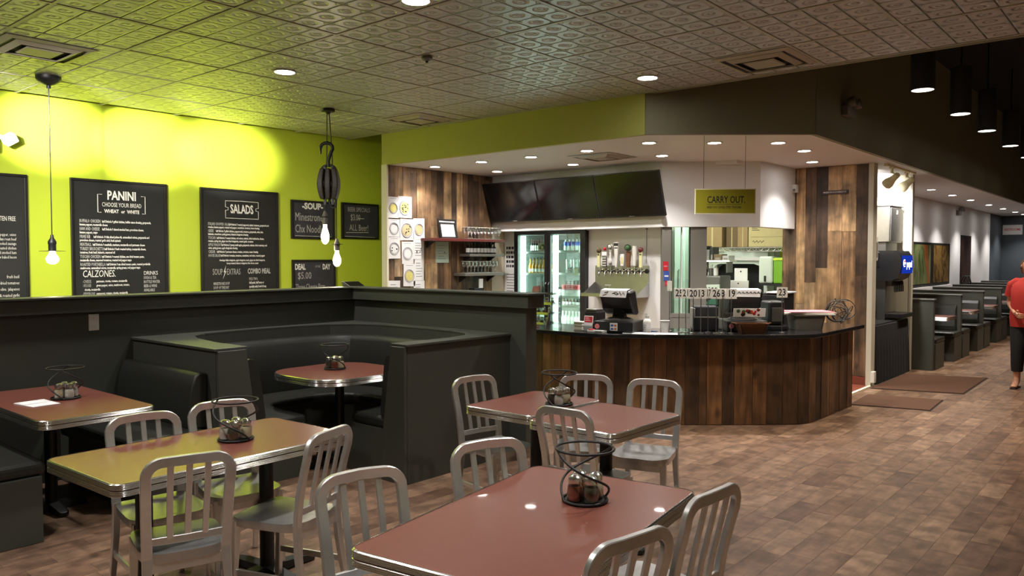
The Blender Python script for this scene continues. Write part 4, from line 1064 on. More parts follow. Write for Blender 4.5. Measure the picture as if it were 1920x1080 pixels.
# ------------------------------------------------------------------ things on the counter
Z0 = ZB + .0005
dc = wthing('display_stand', 'clear acrylic stepped display stand at the left end of the counter by the partition', 'display stand', (-5.5, 6.98, Z0))
for x in (-5.68, -5.36):
    MB().loops([[(x, 6.84, Z0), (x, 7.14, Z0), (x, 7.14, Z0 + .44), (x, 7.02, Z0 + .44)], [(x + .006, 6.84, Z0), (x + .006, 7.14, Z0), (x + .006, 7.14, Z0 + .44), (x + .006, 7.02, Z0 + .44)]]).build('side_pane', M['glass2'], dc)
for k in range(4):
    z = Z0 + .02 + k * .11; y0 = 6.85 + k * .045
    MB().loops([[(-5.68, y0, z), (-5.36, y0, z), (-5.36, 7.13, z + .015), (-5.68, 7.13, z + .015)], [(-5.68, y0, z + .006), (-5.36, y0, z + .006), (-5.36, 7.13, z + .021), (-5.68, 7.13, z + .021)]]).bx(-5.68, -5.36, y0, y0 + .004, z, z + .03).build('shelf_pane', M['glass2'], dc)
def jar(x, y, z, k):
    t = thing('candy_jar', 'small glass jar on the acrylic stand, %s step, %s from the left' % (('bottom', 'middle', 'upper')[int((z - Z0) / .11 + .1)], ('first', 'second', 'third', 'fourth')[round((x + 5.64) / .08)]), 'jar', (x, y, z), 0, 'jars on the acrylic display stand')
    MB().lathe([(.02, 0), (.023, .01), (.023, .045), (.016, .055)], 12).build('jar_body', M['glass'], t, smooth=40)
    MB().lathe([(.018, .003), (.02, .012), (.02, .03)], 12).build('filling', M[('flakes', 'cheese', 'oregano')[k % 3]], t)
    MB().lathe([(.018, .055), (.018, .066)], 12).build('lid', M['chrome'], t)
for k in range(3):
    for i in range(4): jar(-5.64 + i * .08, 6.93 + k * .045, Z0 + .037 + k * .11, i + k)
st = wthing('card_stack', 'stack of white takeaway cards on the counter left of the register', 'cards', (-4.86, 6.80, Z0))
for k in range(9):
    a = random.uniform(-.006, .006)
    MB().bx(-4.91 + a, -4.81 + a, 6.76 - a, 6.86 - a, Z0 + k * .0105, Z0 + k * .0105 + .0095).build('card_bundle', M['white_plastic'], st)
hl = wthing('brochure_holder', 'red and white brochure standing before the register', 'brochure', (-4.76, 6.82, Z0))
Rb = Matrix.Translation((-4.76, 6.80, Z0)) @ Matrix.Rotation(.18, 4, 'Z') @ Matrix.Rotation(-.18, 4, 'X')
MB().bx(-.05, .05, -.004, .004, 0, .16, Rb).build('brochure', M['paper'], hl)
MB().bx(-.044, .044, -.0055, -.004, .09, .15, Rb).build('red_panel', M['red'], hl)
MB().bx(-.055, .055, -.012, -.009, 0, .06, Rb).bx(-.055, .055, -.009, .05, 0, .004, Rb).build('clear_pocket', M['glass'], hl)
for k in range(3): MB().bx(-.035, .005 + .01 * k, -.0062, -.0055, .135 - k * .014, .139 - k * .014, Rb).build('printed_line', M['paper'], hl)
pd = wthing('receipt_pad', 'white receipt pad lying in front of the register', 'pad', (-4.60, 6.74, Z0))
MB().bx(-4.70, -4.50, 6.70, 6.77, Z0, Z0 + .022).build('pad_block', M['paper'], pd, bevel=.003)
MB().bx(-4.60, -4.52, 6.697, 6.70, Z0 + .004, Z0 + .016).build('binding_strip', M['ink_grey'], pd)
MB().lathe([(.034, 0), (.034, .008)], 16, (-4.67, 6.735, Z0 + .022)).build('mint_disc', M['red'], pd)

def register(label, loc, rz):
    t = thing('cash_register', label, 'register', loc, rz, 'registers on the counter')
    MB().bx(-.21, .21, -.20, .20, 0, .115).build('cash_drawer', M['black_plastic'], t, bevel=.012)
    MB().bx(-.195, .195, -.203, -.199, .015, .1).build('drawer_face', M['black_matte'], t)
    MB().lathe([(.15, .116), (.15, .126), (.12, .14), (.07, .152)], 24).build('monitor_foot', M['steel_dk'], t, smooth=40)
    MB().loops([[(-.07, -.03, .14), (.07, -.03, .14), (.07, .06, .14), (-.07, .06, .14)], [(-.055, -.05, .22), (.055, -.05, .22), (.055, .04, .22), (-.055, .04, .22)], [(-.06, -.07, .27), (.06, -.07, .27), (.06, .05, .27), (-.06, .05, .27)]]).build('monitor_neck', M['black_plastic'], t, bevel=.008)
    MB().loops([[(-.155, .02, .185), (.155, .02, .185), (.165, .10, .165), (-.165, .10, .165)], [(-.165, -.07, .24), (.165, -.07, .24), (.19, .08, .19), (-.19, .08, .19)],
                [(-.165, -.165, .40), (.165, -.165, .40), (.19, -.035, .42), (-.19, -.035, .42)], [(-.15, -.155, .425), (.15, -.155, .425), (.175, -.055, .44), (-.175, -.055, .44)]]).build('monitor', M['black_plastic'], t, bevel=.012)
    MB().loops([[(-.16, .088, .20), (.16, .088, .20), (.16, -.03, .41), (-.16, -.03, .41)], [(-.16, .094, .202), (.16, .094, .202), (.16, -.024, .412), (-.16, -.024, .412)]]).build('touch_screen', M['screen'], t)
    MB().loops([[(-.16, -.178, .365), (.13, -.178, .360), (.14, -.168, .431), (-.145, -.168, .431), ], [(-.16, -.180, .365), (.13, -.180, .360), (.14, -.171, .433), (-.145, -.171, .433)]]).loops([[(-.145, -.17, .432), (.14, -.17, .432), (.14, -.06, .4455), (-.145, -.06, .4455)], [(-.145, -.17, .434), (.14, -.17, .434), (.14, -.06, .4475), (-.145, -.06, .4475)]]).build('paper_flap', M['paper'], t)
    MB().bx(-.03, .05, -.206, -.203, .02, .10).build('card_sticker', M['paper'], t)
    sk = t.children[-1]
    for i, (x, z, m) in enumerate(((-.02, .066, 'blue'), (.015, .066, 'orange'), (-.02, .03, 'blue'), (.015, .03, 'orange'))):
        MB().bx(x, x + .026, -.2075, -.206, z, z + .018).build('logo_patch', M[m], sk)
    MB().lathe([(.026, 0), (.026, .003)], 16, M=Matrix.Translation((-.17, -.206, .06)) @ Matrix.Rotation(PI / 2, 4, 'X')).build('round_sticker', M['pink'], t)
    return t
r1 = register('black touch-screen register with white paper over its top, before the beer taps', (-4.5, 7.0, Z0), math.radians(14))
dd = MB()
for pts in ([(-.12, .38), (-.08, .395), (-.06, .42), (-.10, .41)], [(-.02, .40), (.02, .415), (.05, .40), (.03, .39), (0, .405)], [(.06, .42), (.08, .385), (.1, .415), (.115, .39)]):
    dd.tube([(x, -.1815 + (z - .365) * .13, z) for x, z in pts], .0028, 5)
dd.build('pen_doodle', M['ink'], r1)
r2 = register('black touch-screen register before the kitchen opening with a printed food picture taped to it', (-3.56, 7.93, Z0), math.radians(40))
MB().bx(-.17, .16, -.225, -.222, .21, .30, Matrix.Rotation(.2, 4, 'X')).build('food_picture', M['paper'], r2)
pic = [c for c in r2.children if c.name.startswith('food_picture')][0]
random.seed(3)
for k in range(16):
    x, z = random.uniform(-.13, .12), random.uniform(.225, .285)
    MB().lathe([(random.uniform(.012, .022), 0), (.008, .002)], 7, M=Matrix.Rotation(.2, 4, 'X') @ Matrix.Translation((x, -.2255, z)) @ Matrix.Rotation(PI / 2, 4, 'X')).build('printed_spot', M[random.choice(['orange', 'flakes', 'green_print', 'ink', 'red'])], pic)
d2 = MB()
for k in range(7):
    x = -.14 + k * .04
    d2.tube([(x, -.1815 + .0045, .40), (x + .015, -.1815 + .006, .415), (x + .03, -.1815 + .004, .395)], .0045, 5)
d2.build('pen_doodle', M['ink'], r2)
pr = wthing('receipt_printer', 'small black receipt printer left of the register before the taps', 'printer', (-4.86, 7.08, Z0))
MB().bx(-4.96, -4.80, 7.02, 7.2, Z0, Z0 + .19).build('printer_body', M['black_plastic'], pr, bevel=.015)
MB().bx(-4.95, -4.81, 7.03, 7.19, Z0 + .19, Z0 + .215).build('printer_cover', M['steel_dk'], pr, bevel=.008)
MB().bx(-4.97, -4.79, 7.0, 7.03, Z0 + .06, Z0 + .08).build('feed_slot', M['grey_plastic'], pr)
sn = thing('sanitizer_bottle', 'white pump bottle beside the register before the taps', 'bottle', (-4.23, 7.11, Z0))
MB().lathe([(.03, 0), (.042, .004), (.043, .10), (.036, .125), (.018, .14), (.018, .15)], 16).build('bottle_body', M['white_plastic'], sn, smooth=40)
MB().lathe([(.0435, .03), (.0435, .09)], 16, caps=False).build('label_band', M['paper'], sn, smooth=40)
MB().lathe([(.02, .15), (.02, .168), (.006, .17), (.006, .185)], 12).bx(-.03, .006, -.006, .006, .18, .192).build('pump_head', M['dispenser'], sn)
for q in range(2): MB().bx(-.02, .02 - .008 * q, -.0448, -.0436, .07 - q * .02, .075 - q * .02).build('printed_line', M['ink_grey'], sn)
pp = wthing('paper_sheets', 'white paper sheets lying flat on the counter by the foam cup', 'paper', (-4.08, 6.98, Z0))
for k, (x, y, a) in enumerate(((-4.22, 6.93, .3), (-4.0, 7.02, .55))):
    MB().bx(-.15, .15, -.09, .09, 0, .0015, Matrix.Translation((x, y, Z0 + .0017 * k)) @ Matrix.Rotation(a, 4, 'Z')).build('sheet', M['paper'], pp)
pe = wthing('pen', 'blue and black pen on the counter left of the foam cup', 'pen', (-4.2, 7.13, Z0))
MB().tube([(-4.28, 7.10, Z0 + .006), (-4.15, 7.16, Z0 + .006)], .005, 8).build('pen_barrel', M['blue'], pe)
MB().tube([(-4.15, 7.16, Z0 + .006), (-4.13, 7.169, Z0 + .006)], [.004, .001], 8).build('pen_tip', M['ink'], pe)
cp_ = thing('foam_cup', 'white foam cup standing on the counter', 'cup', (-4.03, 7.12, Z0 + .0035))
MB().lathe([(.034, 0), (.048, .118), (.051, .12), (.051, .126), (.045, .126), (.033, .008)], 20, caps=False).lathe([(.034, 0), (.033, .008)], 20).build('cup_wall', M['paper'], cp_, smooth=40)

def number_stand(num, x, y, rz, label, h=.35):
    t = thing('number_stand', label, 'number stand', (x, y, Z0), rz, 'table number stands on the counter')
    MB().lathe([(.032, 0), (.032, .005), (.022, .008), (.006, .01)], 18).build('stand_foot', M['chrome'], t, smooth=40)
    MB().tube([(0, 0, .008), (0, 0, h + .02)], .0045, 8).build('rod', M['steel_dk'], t, smooth=60)
    MB().bx(-.053, .053, -.003, .003, h, h + .105).build('number_card', M['white_plastic'], t, bevel=.001)
    if num: text(num, t, (0, -.0036, h + .052), ROT_Y, .098, M['ink'], 'CENTER', .78, bold=.0018)
    return t
va = math.radians(32)
NS = [('25', -3.955, 7.28, va, 'number card 25 stand, leftmost of the cluster on the counter'), ('21', -3.90, 7.32, va + .5, 'number card 21 stand, second from the left in the cluster'),
      ('20', -3.80, 7.29, va - .1, 'number card 20 stand, third from the left in the cluster'), ('13', -3.74, 7.34, va + .1, 'number card 13 stand in the middle of the cluster'),
      ('17', -3.72, 7.46, va + .9, 'number card 17 stand turned aside behind card 13'), ('26', -3.62, 7.44, va, 'number card 26 stand right of card 13'),
      ('8', -3.58, 7.50, va + .1, 'number card 8 stand between cards 26 and 19'), ('19', -3.50, 7.53, va, 'number card 19 stand, rightmost of the cluster'),
      ('23', -3.13, 7.92, math.radians(30), 'number card 23 stand alone before the black box, right of the cluster')]
for n_, x, y, a, lab in NS: number_stand(n_, x, y, a, lab, .35 if n_ != '23' else .36)
number_stand('', -4.10, 7.34, math.radians(-35), 'number stand turned edge-on to the camera, above the foam cup', .42)
pan = wthing('copper_pan', 'rectangular copper coloured pan on the counter under the food picture', 'pan', (-3.27, 7.72, Z0))
Rp = Matrix.Translation((-3.35, 7.68, Z0)) @ Matrix.Rotation(math.radians(42), 4, 'Z')
def rr3(w, h, r, z): return [(x, y, z) for x, y in rrect(w, h, r, 4)]
MB().loops([rr3(.24, .15, .03, 0), rr3(.30, .20, .03, .095), rr3(.32, .22, .03, .10), rr3(.32, .22, .03, .104), rr3(.29, .19, .03, .10), rr3(.23, .14, .03, .008)], M=Rp).build('pan_body', M['copper_tin'], pan, smooth=40)
MB().tube([Rp @ Vector(p) for p in ((-.16, -.04, .1), (-.19, -.03, .105), (-.19, .03, .105), (-.16, .04, .1))], .006, 6).tube([Rp @ Vector(p) for p in ((.16, -.04, .1), (.19, -.03, .105), (.19, .03, .105), (.16, .04, .1))], .006, 6).build('pan_handle', M['copper_tin'], pan)
p2 = wthing('label_printer', 'black and grey printer behind the cluster of number cards', 'printer', (-3.86, 7.66, Z0))
R2 = Matrix.Translation((-3.86, 7.66, Z0)) @ Matrix.Rotation(math.radians(36), 4, 'Z')
MB().bx(-.13, .13, -.11, .11, 0, .14, R2).build('printer_base', M['black_plastic'], p2, bevel=.012)
MB().bx(-.12, .13, -.09, .11, .145, .26, R2).build('printer_hood', M['black_matte'], p2, bevel=.015)
MB().bx(-.14, -.11, -.1, .1, .03, .24, R2).build('side_cover', M['grey_plastic'], p2, bevel=.006)
MB().bx(-.12, .12, -.115, -.105, .14, .155, R2).build('paper_slot', M['grey_plastic'], p2)
bxx = wthing('napkin_dispenser', 'black upright dispenser box with rounded top behind number card 23', 'dispenser', (-3.34, 8.26, Z0))
R3 = Matrix.Translation((-3.36, 8.24, Z0)) @ Matrix.Rotation(math.radians(48), 4, 'Z')
MB().bx(-.09, .09, -.11, .11, .05, .31, R3).build('dispenser_shell', M['black_plastic'], bxx, bevel=.03, seg=3)
MB().bx(-.095, .095, -.16, .11, 0, .05, R3).build('dispenser_foot', M['black_plastic'], bxx, bevel=.01)
MB().bx(-.06, .06, -.115, -.108, .09, .24, R3).build('dispenser_face', M['steel_dk'], bxx, bevel=.004)
bk = wthing('equipment_cabinet', 'tall black equipment box between the dispenser and the boarded wall', 'cabinet', (-3.66, 9.1, 0))
MB().bx(-3.80, -3.53, 9.0, 9.30, .0, 1.285).build('cabinet_shell', M['black_matte'], bk, bevel=.01)
MB().bx(-3.78, -3.55, 8.985, 9.0, .95, 1.26).build('cabinet_door', M['black_plastic'], bk, bevel=.004)
MB().bx(-3.74, -3.50, 8.98, 9.30, 1.285, 1.30).build('white_top', M['paper'], bk)
bn = wthing('grey_tub', 'grey plastic tub on the right end of the counter holding menus', 'tub', (-3.1, 8.52, Z0))
R4 = Matrix.Translation((-3.10, 8.50, Z0)) @ Matrix.Rotation(math.radians(38), 4, 'Z')
MB().loops([rr3(.29, .25, .03, 0), rr3(.34, .30, .04, .15), rr3(.37, .33, .04, .152), rr3(.37, .33, .04, .162), rr3(.33, .29, .04, .16), rr3(.28, .24, .03, .008)], M=R4).build('tub_body', M['bin'], bn, smooth=40)
mn = wthing('menu_pile', 'pile of white menus lying on top of the grey tub', 'menus', (-3.1, 8.52, Z0 + .165))
for k in range(4):
    MB().bx(-.27 + .015 * k, .27 - .02 * (k % 2), -.16, .16, .1635 + k * .0085, .1635 + k * .0085 + .007, R4 @ Matrix.Rotation(.06 * (k - 1.5), 4, 'Z')).build('menu_card', M[('paper', 'cream', 'paper', 'pink')[k]], mn)
for k, (dx, dy, dz, rot) in enumerate(((0, 0, .14, (1.35, .2, .4)), (.02, .10, .125, (.9, -.9, 1.2)), (-.06, .05, .24, (2.2, .5, 2.0)))):
    t = dup(cp, (-2.98 + dx, 9.05 + dy, Z0 + dz), 0, 'spare black wire caddy heaped at the right counter end, %s' % ('lying in front', 'leaning behind', 'thrown on top')[k], 'spare wire caddies in a heap')
    t.rotation_euler = rot
    for c in list(t.children):
        if c.name.startswith('base_plate'): D.objects.remove(c)
# ------------------------------------------------------------------ televisions
TVL = ['left-hand television of the row of three over the bar', 'middle television of the row of three over the bar', 'right-hand television of the row of three over the bar']
for k in range(3):
    x0 = -8.115 + k * 1.012; x1 = x0 + 1.006
    t = wthing('television', TVL[k], 'television', ((x0 + x1) / 2, 9.0, 2.24), 'televisions over the bar')
    d = Vector((0, .19, -.57)).normalized(); n = Vector((0, -.57, -.19)).normalized()
    def P(x, u, w): 
        p = Vector((x, 8.80, 2.805)) + d * u - n * w
        return tuple(p)
    Hh = .60
    MB().loops([[P(x0, 0, 0), P(x1, 0, 0), P(x1, Hh, 0), P(x0, Hh, 0)], [P(x0, 0, .035), P(x1, 0, .035), P(x1, Hh, .035), P(x0, Hh, .035)]]).build('bezel', M['black_plastic'], t, bevel=.004)
    MB().loops([[P(x0 + .012, .012, -.001), P(x1 - .012, .012, -.001), P(x1 - .012, Hh - .022, -.001), P(x0 + .012, Hh - .022, -.001)], [P(x0 + .012, .012, .003), P(x1 - .012, .012, .003), P(x1 - .012, Hh - .022, .003), P(x0 + .012, Hh - .022, .003)]]).build('screen', M['screen'], t)
    xm = (x0 + x1) / 2
    MB().bx(-.04, .04, -.001, .001, -.004, .004, Matrix.Translation(P(xm, Hh - .011, -.002))).build('maker_badge', M['grey_plastic'], t)
    MB().bx(xm - .15, xm + .15, 9.03, 9.069, 2.42, 2.62).tube([(xm, 9.05, 2.55), P(xm, .3, .04)], .03, 8).build('wall_bracket', M['steel_dk'], t)

# ------------------------------------------------------------------ papers on the boards
def sheet(y0, y1, z0, z1, label, x, mtl='paper', rot=0.0, draw=None, group=None):
    t = wthing('paper_sheet', label, 'paper', (x, (y0 + y1) / 2, z0), group)
    ym, zm = (y0 + y1) / 2, (z0 + z1) / 2; w, h = (y1 - y0) / 2, (z1 - z0) / 2
    Rm = Matrix.Translation((x, ym, zm)) @ Matrix.Rotation(rot, 4, 'X')
    MB().loops([[(0, -w, -h), (0, w, -h), (0, w, h), (0, -w, h)], [(.0012, -w, -h), (.0012, w, -h), (.0012, w, h), (.0012, -w, h)]], M=Rm).build('sheet', M[mtl], t)
    Rd = Rm @ Matrix.Rotation(PI / 2, 4, 'Y')
    if draw:
        kind = draw[0]; r = min(w, h) * .78; dz = -h * .08
        if kind in ('yellow', 'tan'):
            MB().lathe([(r * .86, .0012), (r * .86, .002)], 24, M=Rd @ Matrix.Translation((-dz, 0, 0))).build('crayon_pizza', M['pizza_' + kind], t)
        ring = [(r * math.cos(2 * PI * k / 26), r * math.sin(2 * PI * k / 26)) for k in range(26)]
        if kind != 'notes':
            MB().tube([Rm @ Vector((.0018, a, b + dz)) for a, b in ring], .0045, 4, True).build('drawn_ring', M['ink_grey'], t)
            MB().tube([Rm @ Vector((.0018, a * .8, b * .8 + dz)) for a, b in ring], .002, 4, True).build('drawn_ring', M['ink_grey'], t)
        for k in range(draw[1]):
            a, b = random.uniform(-.55, .55) * r, random.uniform(-.55, .55) * r
            MB().lathe([(.010, .002), (.010, .0028)], 6, M=Rd @ Matrix.Translation((-b - dz, a, 0))).build('drawn_topping', M['ink'], t)
        if kind == 'notes':
            for k in range(6):
                MB().bx(.0012, .002, -w * .7, w * random.uniform(.1, .7), h * (.6 - k * .25), h * (.6 - k * .25) + .008, Rm).build('printed_line', M['ink_grey'], t)
        else:
            MB().bx(.0012, .002, -w * .6, w * .6, h * .84, h * .87, Rm).build('printed_line', M['ink_grey'], t)
    return t
XB = XP + .006
G_ = 'pizza drawings pinned to the boards'
PAP = [(6.96, 7.142, 2.233, 2.517, 'yellow', 0, 'top left pizza drawing on the boards, plain yellow circle'), (7.135, 7.383, 2.242, 2.533, 'yellow', 14, 'top right pizza drawing on the boards, yellow with dark toppings'),
       (6.96, 7.159, 1.982, 2.218, 'blank', 0, 'uncoloured pizza drawing under the plain yellow one'), (7.17, 7.414, 1.937, 2.227, 'tan', 8, 'tan pizza drawing in the middle of the second row'), (7.416, 7.619, 1.955, 2.243, 'tan', 0, 'pale tan pizza drawing at the right end of the second row'),
       (6.96, 7.166, 1.687, 1.977, 'blank', 4, 'pizza drawing with four dark marks at the left of the third row'), (7.2, 7.412, 1.615, 1.919, 'blank', 0, 'faint pencil pizza drawing in the middle of the third row'), (7.408, 7.608, 1.679, 1.951, 'notes', 5, 'sheet of black doodles at the right of the third row'),
       (7.222, 7.439, 1.306, 1.616, 'yellow', 0, 'large yellow pizza drawing in the fourth row'), (7.432, 7.606, 1.382, 1.679, 'notes', 0, 'nearly blank lined sheet right of the large yellow drawing'),
       (6.96, 7.163, 1.10, 1.389, 'notes', 3, 'half hidden sheet at the bottom left of the drawings'), (7.41, 7.615, 1.09, 1.379, 'notes', 6, 'half hidden sheet at the bottom right of the drawings')]
random.seed(11)
for i, (a, b, c, d, k, n, lab) in enumerate(PAP):
    sheet(a, b, c, d, lab, XB + .0025 * (i % 3), 'paper', random.uniform(-.03, .03), (k, n), G_)
sheet(7.84, 8.099, 1.626, 1.929, 'pale green certificate pinned on the boards under the mahogany shelf', XB, 'paper_green', 0, ('notes', 1))
def sheet_y(x0, x1, z0, z1, label, big):
    t = wthing('notice_sheet', label, 'paper', ((x0 + x1) / 2, 9.338, z0))
    MB().bx(x0, x1, 9.3365, 9.338, z0, z1).build('sheet', M['paper'], t)
    h = z1 - z0; n = 6 if big else 8
    if big:
        for k in range(5):
            x = x0 + .02
            while x < x1 - .05:
                w = min(random.uniform(.02, .06), x1 - .02 - x)
                MB().bx(x, x + w, 9.3358, 9.3365, z1 - .07 - k * h * .18, z1 - .03 - k * h * .18).build('printed_word', M['ink'], t)
                x += w + .012
    else:
        for k in range(n):
            MB().bx(x0 + .02, x1 - .02 - random.random() * .05, 9.3358, 9.3365, z1 - .03 - k * h / n, z1 - .022 - k * h / n).build('printed_line', M['ink'], t)
sheet_y(-8.11, -7.895, 1.508, 1.90, 'printed notice in large letters on the wall beside the cooler', True)
sheet_y(-8.105, -7.89, 1.12, 1.464, 'printed notice in small lines below the large-letter notice', False)

# ------------------------------------------------------------------ shelves with glasses and wine
def shelf(y0, y1, z, d, label, m):
    t = wthing('wall_shelf', label, 'shelf', (XP, (y0 + y1) / 2, z))
    MB().bx(XP + .004, XP + d, y0, y1, z - .04, z).build('shelf_board', M[m], t, bevel=.003)
    for y in (y0 + .12, y1 - .12):
        MB().loops([[(XP + .005, y - .01, z - .04), (XP + d * .7, y - .01, z - .04), (XP + .005, y - .01, z - .14)], [(XP + .005, y + .01, z - .04), (XP + d * .7, y + .01, z - .04), (XP + .005, y + .01, z - .14)]]).build('shelf_bracket', M['iron'], t)
    return t
shelf(7.55, 9.05, 1.972, .25, 'mahogany wall shelf with picture frames and wine glasses', 'mahogany')
shelf(8.3, 9.05, 1.755, .24, 'grey wall shelf with dark wine bottles', 'shelf_grey')
shelf(8.2, 9.05, 1.472, .24, 'grey wall shelf with wine glasses below the bottles', 'shelf_grey')
def frame_stand(y0, y1, z0, z1, x, label):
    t = wthing('picture_frame', label, 'picture frame', (x, (y0 + y1) / 2, z0))
    lean = .05; fr = .022
    def q(y, z, w): return (x - lean * (z - z0) / (z1 - z0) + w, y, z)
    def slab(a, b, c, d, w0, w1): return [[q(a, c, w0), q(b, c, w0), q(b, d, w0), q(a, d, w0)], [q(a, c, w1), q(b, c, w1), q(b, d, w1), q(a, d, w1)]]
    MB().loops(slab(y0 + .005, y1 - .005, z0 + .005, z1 - .005, -.006, .002)).build('mount', M['paper'], t)
    for a, b, c, d in ((y0, y1, z0, z0 + fr), (y0, y1, z1 - fr, z1), (y0, y0 + fr, z0 + fr, z1 - fr), (y1 - fr, y1, z0 + fr, z1 - fr)):
        MB().loops(slab(a, b, c, d, -.008, .008)).build('frame_bar', M['iron'], t)
    return t
frame_stand(7.84, 8.20, 1.974, 2.25, -8.04, 'larger black picture frame leaning at the back of the mahogany shelf')
frame_stand(7.78, 8.09, 1.974, 2.20, -7.95, 'smaller black picture frame leaning in front on the mahogany shelf')
gp = None
def wine_glass(x, y, z, label, grp):
    global gp
    if gp is None:
        gp = thing('wine_glass', label, 'glass', (x, y, z), 0, grp)
        MB().lathe([(.032, 0), (.03, .003), (.005, .008), (.0045, .07), (.012, .078), (.034, .105), (.038, .13), (.032, .172)], 12, caps=False).build('goblet', M['glass2'], gp, smooth=50)
        MB().lathe([(.033, .170), (.034, .172), (.033, .174)], 12, caps=False).build('rim', M['white_plastic'], gp)
        MB().lathe([(.034, 0), (.034, .004)], 12).build('foot', M['dispenser'], gp)
    else:
        dup(gp, (x, y, z), 0, label, grp)
for i in range(10):
    for j in range(2): wine_glass(-8.06 + j * .085, 8.36 + i * .074, 1.9735, 'clear wine glass on the mahogany shelf, %s row, %s from the left' % (('back', 'front')[j], nth[i]), 'wine glasses on the mahogany shelf')
for i in range(9):
    for j in range(2): wine_glass(-8.06 + j * .085, 8.34 + i * .076, 1.4735, 'clear wine glass on the lower grey shelf, %s row, %s from the left' % (('back', 'front')[j], nth[i]), 'wine glasses on the lower shelf')
BT = {}
def bottle(kind, x, y, z, label, grp, h=.30, r=.037, neck=.35, body='bottle_dark', lab='paper', z0=.12, z1=.5):
    key = (kind,)
    if key not in BT:
        t = thing('bottle', label, 'bottle', (x, y, z), 0, grp)
        MB().lathe([(r * .9, 0), (r, .006), (r, h * (1 - neck) * .88), (r * .75, h * (1 - neck)), (r * .38, h * (1 - neck * .72)), (r * .34, h * .94)], 12).build('bottle_glass', M[body], t, smooth=40)
        MB().lathe([(r * 1.02, h * z0), (r * 1.02, h * z1)], 12, caps=False).build('label_band', M[lab], t, smooth=40)
        MB().lathe([(r * .4, h * .92), (r * .42, h), (r * .3, h * 1.003)], 10).build('cap', M['iron' if body != 'bottle_clear' else 'white_plastic'], t)
        BT[key] = t
    else:
        dup(BT[key], (x, y, z), 0, label, grp)
for i in range(9): bottle('wine', -7.99, 8.36 + i * .072, 1.7565, 'dark wine bottle with white label on the grey shelf, %s from the left' % nth[i], 'wine bottles on the grey shelf', .17 if 0 else .165, .03, .4)
bc = wthing('card_reader', 'small black device with a white card on the ledge under the glass shelves', 'device', (-7.98, 8.52, 1.13))
MB().bx(-8.05, -7.93, 8.44, 8.60, 1.12, 1.25).build('device_body', M['black_plastic'], bc, bevel=.008)
MB().bx(-7.95, -7.945, 8.55, 8.64, 1.25, 1.385).build('white_card', M['paper'], bc)
ld = wthing('side_cabinet', 'low black cabinet under the glass shelves behind the partition', 'cabinet', (-7.98, 8.5, 0))
MB().bx(-8.10, -7.82, 8.2, 9.0, 0, 1.12).build('cabinet_body', M['black_matte'], ld)
MB().bx(-7.82, -7.80, 8.22, 8.98, .1, 1.08).build('cabinet_door', M['black_plastic'], ld)

# ------------------------------------------------------------------ beverage cooler
ck = wthing('beverage_cooler', 'black two-door glass beverage cooler with bright white shelves', 'cooler', (-7.2, 9.6, 0))
CX0, CX1, CY0, CY1 = -7.868, -6.535, 9.30, 9.98
MB().bx(CX0, CX0 + .03, CY0, CY1, 0, 2.08).bx(CX1 - .03, CX1, CY0, CY1, 0, 2.08).bx(CX0, CX1, CY0, CY1, 2.055, 2.09).bx(CX0, CX1, CY0, CY1, .0, .12).bx(CX0, CX1, CY1 - .03, CY1, .1, 2.06).build('cabinet_shell', M['black_plastic'], ck)
cw = mat('cooler_white', srgb(236, 244, 240), .4)
cg = mat('cooler_liner', srgb(128, 138, 134), .5)
MB().bx(CX0 + .03, CX0 + .036, CY0 + .02, CY1 - .03, .12, 2.055).bx(CX1 - .036, CX1 - .03, CY0 + .02, CY1 - .03, .12, 2.055).bx(CX0 + .03, CX1 - .03, CY1 - .036, CY1 - .03, .12, 2.055).bx(CX0 + .03, CX1 - .03, CY0 + .02, CY1 - .03, 2.045, 2.055).build('liner', cg, ck)
strip_m = glow('cooler_light', (.92, 1.0, .96), 14.0)
for x in (CX0 + .075, -7.165):
    MB().bx(x, x + .085, CY0 + .03, CY0 + .05, .16, 2.03).build('light_strip', strip_m, ck)
for x in (CX0 + .11, -7.12, CX1 - .12):
    l = D.lights.new('cooler_lamp', 'AREA'); l.shape = 'RECTANGLE'; l.size = .06; l.size_y = 1.8; l.energy = P_COOLER; l.color = COOL
    o = D.objects.new('cooler_lamp', l); COL.objects.link(o); o.parent = ck
    o.location = Vector((x, CY0 + .06, 1.08)) - woff(ck); o.rotation_euler = aim((.25 if x < -6.9 else -.4, 1, 0))
for x0, x1, zs in ((CX0 + .04, -7.22, (1.785, 1.46, 1.13, .80, .45)), (-7.19, CX1 - .04, (1.80, 1.47, 1.13, .99, .69, .40))):
    for z in zs: MB().bx(x0, x1, CY0 + .06, CY1 - .06, z - .008, z).bx(x0, x1, CY0 + .055, CY0 + .06, z - .026, z + .006).build('wire_shelf', cw, ck)
for k, (a, b) in enumerate(((CX0, -7.212), (-7.218 + .016, CX1))):
    mb = MB(); y0, y1 = 9.262, 9.298
    f0, f1 = (.075, .065) if k == 0 else (.04, .09)
    mb.bx(a, a + f0, y0, y1, .1, 2.10).bx(b - f1, b, y0, y1, .1, 2.10).bx(a + f0, b - f1, y0, y1, 2.045, 2.10).bx(a + f0, b - f1, y0, y1, .1, .2)
    d_ = mb.build('door', M['black_plastic'], ck)
    MB().bx(a + f0, b - f1, 9.278, 9.284, .2, 2.045).build('door_pane', M['pane'], d_)
    hx = b - .03 if k == 0 else a + .02
    MB().tube([(hx, 9.262, .85), (hx, 9.235, .88), (hx, 9.235, 1.3), (hx, 9.262, 1.33)], .01, 8).build('door_handle', M['black_plastic'], d_)
bx_ = lambda i, n, a, b: a + (b - a) * (i + .5) / n
for i in range(4): bottle('dark4', bx_(i, 4, -7.70, -7.52), 9.47, 1.7855, 'dark beer bottle with white label on the top left cooler shelf, %s from the left' % nth[i], 'dark bottles on the top left cooler shelf', .20, .026, .4)
